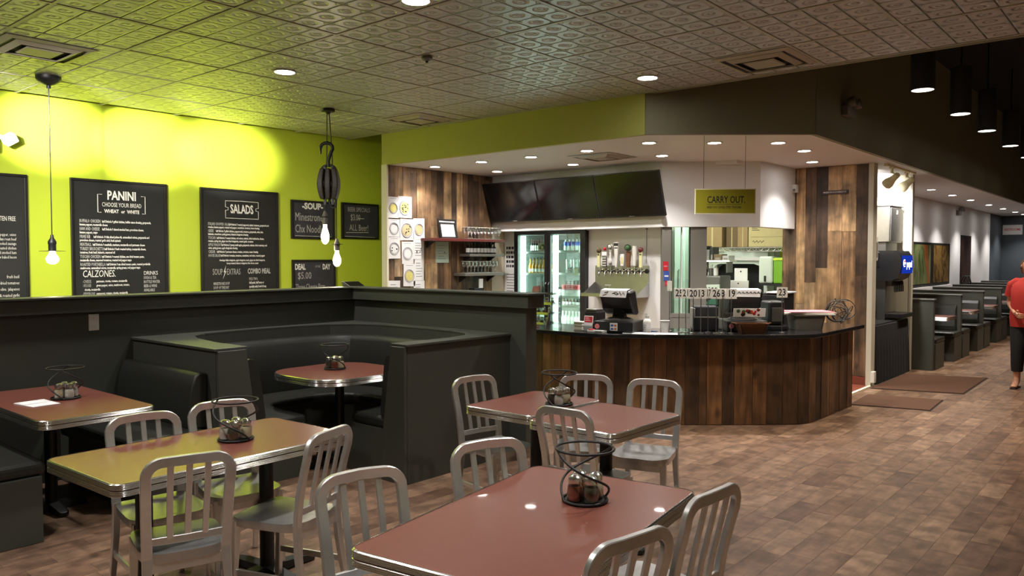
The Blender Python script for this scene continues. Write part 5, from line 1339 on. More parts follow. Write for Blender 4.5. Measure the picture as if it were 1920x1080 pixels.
bo = wthing('beer_carton', 'tan carton with a dark round emblem on the top left cooler shelf', 'carton', (-7.42, 9.5, 1.786))
MB().bx(-7.50, -7.30, 9.40, 9.62, 1.786, 1.92).build('carton_box', M['carton_lt'], bo)
MB().lathe([(.048, 0), (.048, .003)], 20, M=Matrix.Translation((-7.42, 9.399, 1.853)) @ Matrix.Rotation(PI / 2, 4, 'X')).build('round_emblem', M['carton_dk'], bo)
MB().lathe([(.024, 0), (.024, .003)], 16, M=Matrix.Translation((-7.42, 9.396, 1.853)) @ Matrix.Rotation(PI / 2, 4, 'X')).build('emblem_centre', M['pizza_yellow'], bo)
for i in range(6):
    for j in range(2): bottle('pale', bx_(i, 6, -7.72, -7.33), 9.44 + j * .09, 1.4605, 'amber bottle on the second left cooler shelf, %s row, %s from the left' % (('front', 'back')[j], nth[i]), 'amber bottles on the left cooler shelf', .235, .029, .45, 'bottle_amber', 'paper', .1, .3)
for i in range(5): bottle('brownL', bx_(i, 5, -7.60, -7.28), 9.5, 1.1305, 'dark bottle on the third left cooler shelf, %s from the left' % nth[i], 'dark bottles on the third left cooler shelf', .20, .027, .4, 'bottle_brown', 'ink', .1, .4)
for i in range(6): bottle('blue', bx_(i, 6, -7.06, -6.66), 9.46, 1.8005, 'blue and white bottle on the top right cooler shelf, %s from the left' % nth[i], 'blue and white bottles on the top right cooler shelf', .165, .029, .3, 'bottle_clear', 'blue', .45, .8)
for i in range(3):
    t = thing('glass_pitcher', 'clear pitcher on the second right cooler shelf, %s from the left' % nth[i], 'pitcher', (bx_(i, 3, -7.08, -6.66), 9.52, 1.4705), 0, 'pitchers on the right cooler shelf')
    MB().lathe([(.05, 0), (.055, .01), (.062, .18), (.068, .2)], 16, caps=False).build('pitcher_body', M['pane'], t, smooth=40)
    MB().tube([(.06, 0, .16), (.078, 0, .15), (.078, 0, .06), (.056, 0, .04)], .007, 6).build('pitcher_handle', M['pane'], t, smooth=60)
    MB().lathe([(.05, .002), (.055, .09)], 16).build('pitcher_filling', M['shelf_grey'], t, smooth=40)
for i in range(6): bottle('brown', bx_(i, 6, -7.12, -6.70), 9.56, 1.1305, 'brown beer bottle behind the pink cooler carton, %s from the left' % nth[i], 'brown bottles on the right cooler shelf', .22, .029, .42, 'bottle_brown', 'flakes', .1, .45)
pk = wthing('pink_carton', 'pink and white carton on the third right cooler shelf', 'carton', (-6.9, 9.42, 1.131))
MB().bx(-7.12, -6.72, 9.38, 9.50, 1.131, 1.225).build('white_box', M['paper'], pk)
MB().bx(-7.04, -6.70, 9.375, 9.50, 1.226, 1.30).build('pink_box', M['pink'], pk)
for k in range(5): MB().bx(-7.0 + k * .055, -6.965 + k * .055, 9.373, 9.375, 1.245, 1.28).build('printed_mark', M['red'], pk)
for i in range(7): bottle('clear', bx_(i, 7, -7.12, -6.70), 9.48, .6905, 'clear water bottle on the lower right cooler shelf, %s from the left' % nth[i], 'water bottles on the lower right cooler shelf', .21, .029, .35, 'bottle_clear', 'paper', .35, .6)
for i in range(7): bottle('tin', bx_(i, 7, -7.13, -6.70), 9.52, .9905, 'small dark-capped bottle on the narrow right cooler shelf, %s from the left' % nth[i], 'small bottles on the narrow right cooler shelf', .10, .024, .4, 'bottle_brown', 'paper', .1, .5)
for i in range(7): bottle('tin2', bx_(i, 7, -7.13, -6.70), 9.5, .4005, 'small amber bottle on the bottom right cooler shelf, %s from the left' % nth[i], 'small bottles on the bottom right cooler shelf', .2, .028, .4, 'bottle_amber', 'orange', .1, .5)

# ------------------------------------------------------------------ beer taps
tp = wthing('tap_wall', 'stainless beer tap backsplash with eight tap handles', 'beer taps', (-5.95, 9.3, 1.18))
MB().bx(-6.40, -5.525, 9.318, 9.338, 1.18, 1.588).build('backsplash', M['steel'], tp, bevel=.003)
MB().bx(-6.40, -5.525, 8.98, 9.32, 1.165, 1.18).bx(-6.40, -5.525, 8.975, 8.985, 1.165, 1.21).build('drip_tray', M['steel'], tp)
for x in (-6.40, -5.531):
    MB().loops([[(x, 8.98, 1.18), (x, 9.32, 1.18), (x, 9.32, 1.36)], [(x + .006, 8.98, 1.18), (x + .006, 9.32, 1.18), (x + .006, 9.32, 1.36)]]).build('side_wing', M['steel'], tp)
for k in range(9): MB().bx(-6.38 + k * .095, -6.38 + k * .095 + .012, 9.0, 9.3, 1.18, 1.184).build('grate_bar', M['steel_dk'], tp)
HT = [1.83, 1.84, 1.89, 1.911, 1.748, 1.878, 1.856, 1.833]
for k in range(8):
    x = -6.262 + k * .0968; zt = HT[k]; y = 9.21
    f = MB().lathe([(.028, .0), (.03, .012), (.018, .016)], 14, M=Matrix.Translation((x, 9.318, 1.515)) @ Matrix.Rotation(PI / 2, 4, 'X'))
    f.tube([(x, 9.31, 1.515), (x, 9.24, 1.515), (x, 9.215, 1.50), (x, 9.205, 1.44)], [.014, .014, .012, .009], 10)
    f.lathe([(.012, 1.51), (.014, 1.53), (.008, 1.545), (.007, 1.57)], 10, (x, y, 0))
    f.build('faucet', M['chrome'], tp, smooth=50)
    MB().lathe([(.03, -.0), (.034, .02), (.03, .03)], 14, M=Matrix.Translation((x + .045, 9.316, 1.515)) @ Matrix.Rotation(PI / 2, 4, 'X')).build('shank_collar', M['black_plastic'], tp, smooth=40)
    b0 = 1.565
    def paddle(prof, m, th=.022):
        mb = MB()
        mb.loops([[(x - w, y - th * .5, z), (x + w, y - th * .5, z), (x + w, y + th * .5, z), (x - w, y + th * .5, z)] for w, z in prof])
        return mb.build('tap_handle', M[m], tp, bevel=.004)
    def ball(r, z, m, nm='handle_knob', sq=.6):
        MB().lathe([(r * math.sin(PI * i / 8) + .0005, r * math.cos(PI * i / 8) * -1) for i in range(9)], 14, (x, y, z)).build(nm, M[m], tp, smooth=60)
    if k in (0, 7):
        paddle([(.024, b0), (.022, b0 + .1), (.024, zt - .06), (.03, zt - .05)], 'tap_ivory')
        ball(.036, zt - .03, 'carton_dk' if k == 0 else 'mahogany')
        MB().bx(x - .016, x + .016, y - .013, y - .011, zt - .10, zt - .085).build('handle_badge', M['ink'], tp)
    elif k == 1:
        paddle([(.034, b0), (.034, b0 + .15)], 'steel_dk'); paddle([(.042, zt - .115), (.042, zt - .06)], 'paper', .03)
        for q in range(3): ball(.024, zt - .02 - .016 * (q % 2), 'red', 'red_cap') if q == 0 else None
        for q in range(4): MB().bx(x - .03, x + .03, y - .0135, y - .011, b0 + .02 + q * .035, b0 + .03 + q * .035).build('handle_badge', M['paper'], tp)
    elif k == 2:
        paddle([(.014, b0 + .06), (.018, b0 + .1), (.016, b0 + .2), (.024, zt - .08)], 'white_plastic'); ball(.036, zt - .04, 'white_plastic')
        MB().tube([(x + .034 * math.cos(2 * PI * q / 16), y - .03, zt - .04 + .034 * math.sin(2 * PI * q / 16)) for q in range(16)], .004, 5, True).build('handle_ring', M['ink'], tp)
        MB().bx(x - .026, x + .026, y - .014, y - .011, b0 + .09, b0 + .125).build('handle_badge', M['paper'], tp)
    elif k == 3:
        paddle([(.012, b0), (.018, b0 + .06), (.034, zt - .08), (.036, zt - .01), (.03, zt)], 'white_plastic', .03)
        MB().bx(x - .033, x + .033, y - .0165, y - .0145, zt - .05, zt - .012).build('handle_badge', M['ink'], tp)
        MB().bx(x - .026, x + .026, y - .0165, y - .0145, zt - .085, zt - .07).build('handle_badge', M['ink'], tp)
    elif k == 4:
        paddle([(.022, b0 + .02), (.032, zt)], 'paper', .02)
        MB().bx(x - .012, x + .012, y - .012, y - .0098, b0 + .05, zt - .04).build('handle_badge', M['pizza_yellow'], tp)
    elif k == 5:
        paddle([(.024, b0), (.034, zt - .09)], 'tap_wood', .03); ball(.044, zt - .044, 'green_print')
        MB().tube([(x + .042 * math.cos(2 * PI * q / 16), y - .03, zt - .044 + .042 * math.sin(2 * PI * q / 16)) for q in range(16)], .005, 5, True).build('handle_ring', M['ink'], tp)
    else:
        paddle([(.014, b0 + .02), (.018, b0 + .08), (.03, zt - .06), (.024, zt)], 'white_plastic', .03)
gl = thing('pint_glass', 'clear pint glass standing on the tap drip tray', 'glass', (-6.0, 9.05, 1.185))
MB().lathe([(.03, 0), (.042, .14)], 16, caps=False).lathe([(.03, 0), (.03, .006)], 16).build('glass_wall', M['glass'], gl, smooth=40)
MB().lathe([(.041, .137), (.043, .141), (.041, .143)], 16, caps=False).build('glass_rim', M['white_plastic'], gl)
cd = wthing('power_cord', 'thin dark cord hanging down the white wall to the last tap handle', 'cord', (-5.57, 9.33, 1.85))
MB().tube([(-5.565, 9.332, 2.12), (-5.568, 9.333, 1.95), (-5.572, 9.33, 1.62)], .003, 5).build('cord_line', M['iron'], cd)
MB().bx(-5.58, -5.555, 9.325, 9.338, 2.08, 2.10).build('cord_clip', M['grey_plastic'], cd)
for k, (a, b, z0, z1, m, lab) in enumerate(((-.035, .03, 1.53, 1.65, 'red', 'red card hung on the window post, upper one'), (-.025, .045, 1.40, 1.525, 'blue', 'dark blue card hung below the red one'), (-.005, .05, 1.335, 1.395, 'red', 'small red card at the bottom of the hanging cards'))):
    t = wthing('gift_card', lab, 'card', (-5.15, 9.1, z0), 'cards hung on the window post')
    MB().prism(on_line(a + .03, b + .03, -.016, -.014), z0, z1).build('card_face', M[m], t)
    MB().prism(on_line(a + .04, b + .02, -.0175, -.016), z0 + (z1 - z0) * .4, z0 + (z1 - z0) * .55).build('printed_strip', M['paper' if m != 'red' else 'pink'], t)

# ------------------------------------------------------------------ kitchen seen through the opening
for x, y in ((-5.45, 10.35), (-6.9, 11.6)):
    t = thing('ceiling_panel_light', 'flat kitchen ceiling light, %s' % ('the one nearer the opening' if x > -6 else 'the one farther back behind the cooler'), 'light', (x, y, 2.9), 0, 'kitchen ceiling lights')
    MB().bx(-.3, .3, -.6, .6, -.02, -.001).build('frame', M['white_plastic'], t)
    MB().bx(-.27, .27, -.57, .57, -.024, -.02).build('lit_lens', M['lens_dim'], t)
    l = D.lights.new('panel_lamp', 'AREA'); l.shape = 'RECTANGLE'; l.size = .5; l.size_y = 1.1; l.energy = P_KITCHEN; l.color = (.96, 1.0, .86)
    o = D.objects.new('panel_lamp', l); COL.objects.link(o); o.parent = t; o.location = (0, 0, -.03)
def carton(x0, x1, y0, y1, z0, z1, label, m='carton', marks=0, open_=False, rz=0):
    t = wthing('cardboard_box', label, 'box', ((x0 + x1) / 2, y0, z0), 'cartons on the kitchen shelf')
    MB().bx(x0, x1, y0, y1, z0, z1).build('carton_body', M[m], t, bevel=.004)
    MB().bx(x0 + (x1 - x0) * .46, x0 + (x1 - x0) * .54, y0 - .001, y0, z0, z1).build('tape_strip', M['carton_lt' if m != 'carton_lt' else 'carton'], t) if not marks else None
    if open_:
        MB().loops([[(x0, y0, z1), (x1, y0, z1), (x1 - .02, y0 - .08, z1 + .05), (x0 + .02, y0 - .08, z1 + .05)], [(x0, y0, z1 + .004), (x1, y0, z1 + .004), (x1 - .02, y0 - .08, z1 + .054), (x0 + .02, y0 - .08, z1 + .054)]]).build('carton_flap', M['carton_lt'], t)
    if marks:
        w = x1 - x0
        text('KR700011 B', t, (x0 + w * .08, y0 - .0008, z1 - .05), ROT_Y, .055, M['ink'], 'LEFT', .7)
        for k in range(4): MB().bx(x0 + w * .08, x0 + w * (.22 + .05 * (k % 2)), y0 - .0012, y0, z1 - .13 - k * .022, z1 - .122 - k * .022).build('printed_line', M['ink'], t)
        MB().bx(x0 + w * .70, x0 + w * .84, y0 - .0012, y0, z1 - .08, z1 - .03).bx(x0 + w * .86, x0 + w * .92, y0 - .0012, y0, z1 - .08, z1 - .02).bx(x0 + w * .66, x0 + w * .9, y0 - .0012, y0, z1 - .17, z1 - .14).build('printed_mark', M['ink'], t)
        MB().bx(x0 + w * .06, x0 + w * .92, y0 - .0012, y0, z0 + .15, z0 + .154).build('printed_rule', M['ink'], t)
        MB().tube([(x0 + w * (.1 + .028 * q), y0 - .001, z0 + .08 + .02 * math.sin(q * 2.1)) for q in range(11)], .004, 5).build('printed_script', M['ink'], t)
    return t
ws = wthing('wire_shelf_unit', 'chrome wire shelf hung high across the kitchen wall', 'shelf', (-5.6, 12.0, 1.86))
MB().tube([(-6.75, 11.78, 1.855), (-4.5, 11.78, 1.855)], .008, 6).tube([(-6.75, 11.78, 1.80), (-4.5, 11.78, 1.80)], .006, 6).build('front_rail', M['chrome'], ws)
zz = MB()
for k in range(22):
    x = -6.7 + k * .1; zz.tube([(x, 11.78, 1.80), (x + .05, 11.78, 1.855), (x + .1, 11.78, 1.80)], .004, 5)
zz.build('rail_truss', M['chrome'], ws)
for k in range(14): MB().tube([(-6.7 + k * .166, 11.78, 1.857), (-6.7 + k * .166, 12.55, 1.857)], .004, 5).build('shelf_rod', M['chrome'], ws)
for x in (-6.72, -4.52):
    for y in (11.8, 12.52): MB().tube([(x, y, .908), (x, y, 2.3)], .012, 8).build('upright_post', M['chrome'], ws)
carton(-5.22, -4.56, 11.82, 12.3, 1.868, 2.32, 'large tan carton with black print at the right end of the kitchen shelf', 'carton_lt', 1)
carton(-5.42, -5.25, 11.86, 12.3, 1.868, 2.22, 'narrow carton left of the printed tan carton', 'carton', 0, True)
carton(-5.63, -5.44, 11.9, 12.3, 1.868, 2.25, 'dark brown open carton in the middle of the kitchen shelf', 'carton_dk', 0, True)
carton(-6.02, -5.68, 11.85, 12.3, 1.868, 2.34, 'wide brown carton left of the middle of the kitchen shelf', 'carton')
carton(-6.32, -6.16, 11.85, 12.3, 1.868, 2.34, 'yellowish carton at the left end of the kitchen shelf', 'carton_lt')
for k, z in enumerate((1.868, 1.978)):
    t = thing('paper_roll', 'white paper roll between the yellowish and brown cartons, %s' % ('bottom one' if k == 0 else 'upper one'), 'roll', (-6.09, 11.86, z), 0, 'paper rolls on the kitchen shelf')
    MB().lathe([(.045, 0), (.05, .004), (.05, .10), (.045, .104)], 16).build('roll_body', M['paper'], t, smooth=40)
    MB().lathe([(.018, .1042), (.018, .1045)], 12).build('roll_core', M['carton_dk'], t)
hd_ = wthing('kitchen_hood', 'pale metal oven surround with a dark arched mouth in the kitchen', 'oven', (-5.6, 12.3, .9))
# oven face: pale panel with an arched opening made of a thick ring
oa = [(-6.0 + .95 * (1 - math.cos(a)) / 2 if 0 else 0, 0) for a in (0,)]
arch_out = [(-6.08, .907), (-6.08, 1.80), (-4.98, 1.80), (-4.98, .907)]
arch_in = [(-5.93, .907), (-5.93, 1.40)] + [(-5.93 + .16 - .16 * math.cos(math.radians(t_)), 1.40 + .2 * math.sin(math.radians(t_))) for t_ in (20, 45, 70, 90)] + [(-5.3, 1.60)] + [(-5.2 + .16 * math.sin(math.radians(t_)), 1.40 + .2 * math.cos(math.radians(t_))) for t_ in (0, 30, 60, 90)] + [(-5.04, .907)]
poly = arch_out[:2] + [arch_out[2], arch_out[3]] + arch_in[::-1]
MB().loops([[(x, 12.0, z) for x, z in poly], [(x, 12.25, z) for x, z in poly]]).build('oven_face', M['dispenser'], hd_)
MB().bx(-5.95, -5.02, 12.2, 12.25, .907, 1.62).build('oven_mouth', M['black_matte'], hd_)
MB().bx(-6.0, -5.1, 11.96, 12.0, 1.655, 1.70).build('white_rail', M['paper'], hd_)
for k in range(2):
    t = wthing('white_board', 'white cutting board standing before the dark oven mouth, %s' % ('taller one behind' if k == 0 else 'shorter one in front'), 'board', (-5.45, 11.9, .95), 'white boards before the oven')
    a, b, z1, y = ((-5.50, -5.28, 1.53, 11.93), (-5.56, -5.22, 1.34, 11.84))[k]
    MB().bx(a, b, y, y + .02, .91, z1).build('board_panel', M['paper'], t, bevel=.006)
    MB().lathe([(.012, 0), (.012, .003)], 10, M=Matrix.Translation(((a + b) / 2, y - .001, z1 - .05)) @ Matrix.Rotation(PI / 2, 4, 'X')).build('hang_hole', M['ink'], t)
kt = wthing('prep_counter', 'stainless prep counter under the oven in the kitchen', 'counter', (-5.6, 11.9, 0))
MB().bx(-6.8, -4.5, 11.7, 12.58, .86, .905).build('counter_top', M['steel'], kt, bevel=.004)
MB().bx(-6.75, -4.55, 11.76, 12.5, 0.1, .86).build('counter_body', M['steel_dk'], kt)
td = wthing('towel_dispenser', 'pale paper towel dispenser on the kitchen wall beside the lime patch', 'dispenser', (-4.95, 11.8, 1.35))
MB().bx(-5.02, -4.80, 11.75, 11.95, 1.30, 1.72).build('dispenser_shell', M['dispenser'], td, bevel=.03, seg=3)
MB().bx(-4.93, -4.90, 11.74, 11.75, 1.33, 1.42).build('dispenser_lever', M['ink'], td)
MB().bx(-5.0, -4.55, 11.74, 11.98, 1.27, 1.30).build('dispenser_ledge', M['black_plastic'], td)
lp = wthing('lime_bin', 'lime green bin lid beside the paper towel dispenser', 'bin', (-4.72, 11.9, 1.31))
MB().bx(-4.795, -4.63, 11.78, 11.96, 1.305, 1.70).build('bin_body', M['lime_plastic'], lp, bevel=.01)
MB().bx(-4.80, -4.625, 11.77, 11.965, 1.66, 1.69).build('bin_rim', M['lime'], lp)
ks = wthing('kitchen_shelf', 'white wall shelf with dark boxes at the left of the kitchen opening', 'shelf', (-5.5, 11.3, 1.62))
MB().bx(-5.80, -5.24, 11.2, 11.45, 1.635, 1.66).build('shelf_board', M['paper'], ks)
for x in (-5.72, -5.32): MB().bx(x, x + .02, 11.25, 11.44, 1.47, 1.635).build('shelf_bracket', M['steel_dk'], ks)
for k, (x, w, h, m) in enumerate(((-5.72, .08, .22, 'black_matte'), (-5.63, .05, .16, 'steel_dk'), (-5.57, .05, .20, 'black_plastic'), (-5.51, .13, .09, 'carton_dk'), (-5.37, .11, .07, 'steel'))):
    t = wthing('binder', '%s upright on the white kitchen shelf, %s from the left' % (('black binder', 'grey binder', 'thin black binder', 'flat brown carton', 'low steel box')[k], nth[k]), 'binder', (x, 11.3, 1.661))
    MB().bx(x, x + w, 11.22, 11.42, 1.661, 1.661 + h).build('binder_shell', M[m], t, bevel=.004)
    MB().bx(x + w * .2, x + w * .8, 11.218, 11.22, 1.67, 1.665 + h * .4).build('spine_label', M['grey_plastic'], t)
ov = wthing('dough_machine', 'dark kitchen machine with a pale dial panel left of the oven', 'machine', (-5.55, 11.4, .0))
MB().bx(-5.75, -5.40, 11.22, 11.6, .0, 1.42).build('machine_body', M['steel_dk'], ov, bevel=.02)
MB().bx(-5.73, -5.42, 11.20, 11.22, .95, 1.14).build('machine_door', M['black_matte'], ov)
MB().loops([[(-5.66, 11.195, 1.17), (-5.40, 11.195, 1.19), (-5.40, 11.195, 1.29), (-5.66, 11.195, 1.28)], [(-5.66, 11.22, 1.17), (-5.40, 11.22, 1.19), (-5.40, 11.22, 1.29), (-5.66, 11.22, 1.28)]]).build('dial_panel', M['dispenser'], ov)
for k in range(4): MB().lathe([(.015, 0), (.013, .015)], 10, M=Matrix.Translation((-5.62 + k * .055, 11.194, 1.23)) @ Matrix.Rotation(PI / 2, 4, 'X')).build('dial_knob', M['ink'], ov)
MB().loops([[(-5.66, 11.17, .98), (-5.42, 11.17, .98), (-5.42, 11.17, 1.13)], [(-5.66, 11.19, .98), (-5.42, 11.19, .98), (-5.42, 11.19, 1.13)]]).build('green_guard', mat('teal_guard', srgb(60, 110, 90), .4), ov)
for k, (x, h, m) in enumerate(((-5.70, .10, 'black_matte'), (-5.60, .115, 'steel_dk'), (-5.52, .12, 'paper'))):
    t = thing('utensil_tin', '%s standing on the dark kitchen machine' % ('black tin', 'tall grey tin', 'white tin')[k], 'tin', (x, 11.32, 1.421), 0, 'tins on the kitchen machine')
    MB().lathe([(.035, 0), (.038, .01), (.038, h)], 14).build('tin_body', M[m], t, smooth=40)
    for q in range(3): MB().tube([(.012 * (q - 1), 0, h - .01), (.02 * (q - 1), .01, h + .035 + .01 * q)], .004, 6).build('utensil_handle', M['steel'], t)
fr_ = wthing('white_fridge', 'tall pale kitchen fridge seen through the narrow window', 'fridge', (-6.0, 10.95, 0))
MB().bx(-6.25, -5.75, 10.75, 11.15, .0, 2.3).build('fridge_body', cw, fr_, bevel=.01)
MB().bx(-6.23, -5.77, 10.72, 10.75, .1, 1.1).bx(-6.23, -5.77, 10.72, 10.75, 1.13, 2.25).build('fridge_door', cw, fr_, bevel=.006)
MB().tube([(-5.83, 10.72, 1.2), (-5.83, 10.69, 1.22), (-5.83, 10.69, 1.5), (-5.83, 10.72, 1.52)], .01, 8).build('fridge_handle', M['grey_plastic'], fr_)
MB().bx(-6.13, -6.0, 10.715, 10.72, 1.6, 1.75).bx(-5.97, -5.9, 10.715, 10.72, 1.55, 1.63).build('taped_note', M['paper_green'], fr_)
# ------------------------------------------------------------------ drink station
dt = wthing('drink_table', 'table under a black floor-length cloth in the drink alcove', 'table', (-3.6, 11.9, 0))
MB().loops([rr3(.95, 1.72, .04, .0), rr3(.94, 1.70, .05, .3), rr3(.90, 1.66, .05, .775), rr3(.88, 1.64, .05, .785)], M=Matrix.Translation((-3.575, 11.97, 0))).build('table_cloth', M['cloth'], dt, smooth=40)
fo = MB()
for k in range(12):
    y = 11.2 + k * .14
    fo.tube([(-3.105, y, .01), (-3.11, y + .01, .4), (-3.13, y, .77)], [.010, .007, .003], 6)
fo.build('cloth_fold', M['cloth'], dt, smooth=60)
MB().bx(-4.0, -3.14, 11.15, 12.79, .786, .80).build('counter_sheet', M['black_plastic'], dt)
im = wthing('ice_machine', 'brushed steel ice machine standing above the soda dispenser', 'ice machine', (-3.65, 12.4, 1.8))
MB().bx(-4.03, -3.24, 12.15, 12.78, 1.92, 2.44).build('machine_body', M['steel'], im, bevel=.012)
MB().bx(-3.24, -3.225, 12.16, 12.77, 1.94, 2.42).build('front_panel', M['steel'], im, bevel=.006)
MB().bx(-4.04, -3.22, 12.14, 12.79, 2.44, 2.46).build('machine_lid', M['steel_dk'], im, bevel=.004)
MB().bx(-3.228, -3.222, 12.42, 12.50, 2.33, 2.39).build('maker_badge', M['grey_plastic'], im)
MB().bx(-4.0, -3.3, 12.18, 12.76, 1.80, 1.92).build('mount_base', M['steel_dk'], im)
so = wthing('soda_dispenser', 'black soda dispenser with a lit blue logo panel on its front', 'soda dispenser', (-3.5, 12.45, .8))
MB().loops([[(-4.0, y, .80), (-3.30, y, .80), (-3.30, y, 1.38), (-4.0, y, 1.38)] for y in (12.2, 12.74)]).build('lower_body', M['steel_dk'], so)
hp = [(-4.0, 1.38), (-3.22, 1.36), (-3.14, 1.40), (-3.09, 1.50), (-3.075, 1.60), (-3.09, 1.72), (-3.14, 1.80), (-4.0, 1.80)]
MB().loops([[(x, y, z) for x, z in hp] for y in (12.14, 12.78)]).build('dispenser_head', M['black_plastic'], so, smooth=40)
pb = glow('lit_blue_panel', (.01, .04, .42), .8)
fp = [(-3.082, 1.47), (-3.066, 1.60), (-3.082, 1.73)]
mb = MB(); mb.loops([[(x, 12.17, z) for x, z in fp], [(x, 12.75, z) for x, z in fp]], False, False).build('logo_panel', pb, so)
lw_ = glow('lit_white', (1, 1, 1), 3.0)
rxp = (PI / 2, 0, PI / 2)
text('pepsi', so, (-3.062, 12.51, 1.605), rxp, .14, lw_, 'CENTER', 1.0, bold=.004)
ball_ = MB()
ball_.lathe([(.055, 0), (.055, .004)], 20, M=Matrix.Translation((-3.064, 12.245, 1.62)) @ Matrix.Rotation(PI / 2, 4, 'Y')).build('logo_ball', lw_, so)
for z0, z1, m in ((1.632, 1.662, glow('lit_red', (.9, .03, .04), 2.0)), (1.58, 1.606, pb)):
    MB().loops([[(-3.059, 12.20, z0 - .004), (-3.059, 12.29, z0 + .006), (-3.059, 12.275, z1), (-3.059, 12.215, z1 - .006)], [(-3.0575, 12.20, z0 - .004), (-3.0575, 12.29, z0 + .006), (-3.0575, 12.275, z1), (-3.0575, 12.215, z1 - .006)]]).build('logo_band', m, so)
for k in range(6):
    MB().lathe([(.02, 0), (.024, .03), (.016, .07)], 10, (-3.20, 12.22 + k * .09, 1.29)).bx(-3.19, -3.175, 12.21 + k * .09, 12.23 + k * .09, 1.20, 1.29).build('drink_nozzle', M['black_plastic'], so)
MB().bx(-3.30, -3.06, 12.18, 12.76, .83, .89).build('drip_tray', M['black_plastic'], so, bevel=.006)
MB().bx(-3.302, -3.298, 12.24, 12.74, .90, 1.28).build('splash_panel', M['steel'], so)
MB().bx(-3.5, -3.46, 12.13, 12.142, 1.50, 1.58).build('side_badge', M['paper'], so)
tu = wthing('tea_urn', 'steel tea urn standing left of the soda dispenser', 'urn', (-3.45, 11.75, .8))
MB().lathe([(.11, .80), (.115, .82), (.115, 1.28), (.10, 1.30), (.10, 1.33), (.03, 1.35)], 20, (-3.45, 11.72, 0)).build('urn_body', M['steel'], tu, smooth=40)
MB().tube([(-3.34, 11.70, .90), (-3.29, 11.69, .90), (-3.28, 11.69, .86)], .014, 8).bx(-3.295, -3.275, 11.68, 11.70, .90, .96).build('urn_tap', M['black_plastic'], tu)
MB().bx(-3.345, -3.335, 11.66, 11.74, 1.05, 1.2).build('urn_label', M['paper'], tu)
br = wthing('tea_brewer', 'black tea brewer behind the urn at the left of the drink alcove', 'brewer', (-3.75, 11.75, .8))
MB().bx(-4.0, -3.62, 11.55, 11.9, .80, 1.78).build('brewer_column', M['black_plastic'], br, bevel=.01)
MB().bx(-4.0, -3.30, 11.55, 11.92, 1.55, 1.78).build('brewer_head', M['black_plastic'], br, bevel=.02)
MB().lathe([(.05, 1.38), (.10, 1.48), (.105, 1.56)], 18, (-3.44, 11.72, 0)).build('brew_funnel', M['black_matte'], br, smooth=40)
MB().bx(-3.31, -3.298, 11.65, 11.7, 1.60, 1.66).build('brewer_switch', M['paper'], br)
cdp = wthing('cup_dispenser', 'pale slim cup dispenser on the edge of the boarded wall by the alcove', 'dispenser', (-3.1, 11.12, 1.75))
MB().lathe([(.03, 1.66), (.035, 1.67), (.035, 1.96), (.03, 1.97)], 14, (-3.15, 11.14, 0)).build('cup_tube', M['paper'], cdp, smooth=40)
MB().bx(-3.19, -3.11, 11.09, 11.11, 1.70, 1.9).build('tube_bracket', M['steel'], cdp)
ot = wthing('corner_guard_box', 'white outlet box at the foot of the boarded wall corner', 'outlet', (-3.1, 10.94, .2))
MB().bx(-3.12, -3.07, 10.92, 11.0, .05, .20).build('outlet_body', M['white_plastic'], ot, bevel=.006)
MB().bx(-3.07, -3.066, 10.935, 10.985, .09, .16).build('outlet_face', M['dispenser'], ot)

# ------------------------------------------------------------------ mats
def mat_(poly, label):
    t = wthing('floor_mat', label, 'mat', (poly[0][0], poly[0][1], 0))
    MB().prism(poly, .001, .010).build('mat_pile', M['mat_brown'], t)
    q = offs(poly + [poly[0]], .0)
    cx = sum(p[0] for p in poly) / 4; cy = sum(p[1] for p in poly) / 4
    big = [(cx + (x - cx) * 1.035, cy + (y - cy) * 1.035) for x, y in poly]
    MB().prism(big, .0005, .0035).build('mat_border', M['mat_edge'], t)
mat_([(-2.90, 9.42), (-2.12, 9.62), (-2.16, 10.42), (-2.95, 10.25)], 'small brown floor mat at the end of the counter')
mat_([(-3.06, 10.78), (-2.07, 11.08), (-2.09, 12.75), (-3.08, 12.4)], 'large brown floor mat in front of the drink station')

# ------------------------------------------------------------------ hall wall picture
mu = wthing('wall_mural', 'dark framed two-panel food picture on the white hall wall above the booths', 'picture', (-4.2, 18.8, 1.1))
def mural_mat(name, cols, scale, dist):
    m = D.materials.new(name); m.use_nodes = True; nt = m.node_tree; N = nt.nodes; L = nt.links; b = N['Principled BSDF']
    geo = N.new('ShaderNodeNewGeometry'); mu_ = N.new('ShaderNodeVectorMath'); mu_.operation = 'MULTIPLY'; mu_.inputs[1].default_value = scale
    L.new(geo.outputs['Position'], mu_.inputs[0])
    nz = N.new('ShaderNodeTexNoise'); nz.inputs['Scale'].default_value = 1; nz.inputs['Detail'].default_value = 5; nz.inputs['Distortion'].default_value = dist
    L.new(mu_.outputs['Vector'], nz.inputs['Vector'])
    rp = N.new('ShaderNodeValToRGB'); cr = rp.color_ramp
    while len(cr.elements) < len(cols): cr.elements.new(.5)
    for i, (e, c) in enumerate(zip(cr.elements, cols)): e.position = .3 + .4 * i / (len(cols) - 1); e.color = c
    L.new(nz.outputs['Fac'], rp.inputs['Fac']); L.new(rp.outputs['Color'], b.inputs['Base Color']); b.inputs['Roughness'].default_value = .3
    return m
MB().bx(-4.2, -4.17, 17.15, 20.55, 1.09, 2.02).build('mural_frame', M['board_frame'], mu)
MB().bx(-4.172, -4.165, 17.25, 18.72, 1.15, 1.97).build('vegetable_panel', mural_mat('vegetable_print', [srgb(40, 46, 24), srgb(86, 100, 50), srgb(130, 132, 90), srgb(66, 60, 30)], (1, 2.2, 1.2), 1.5), mu)
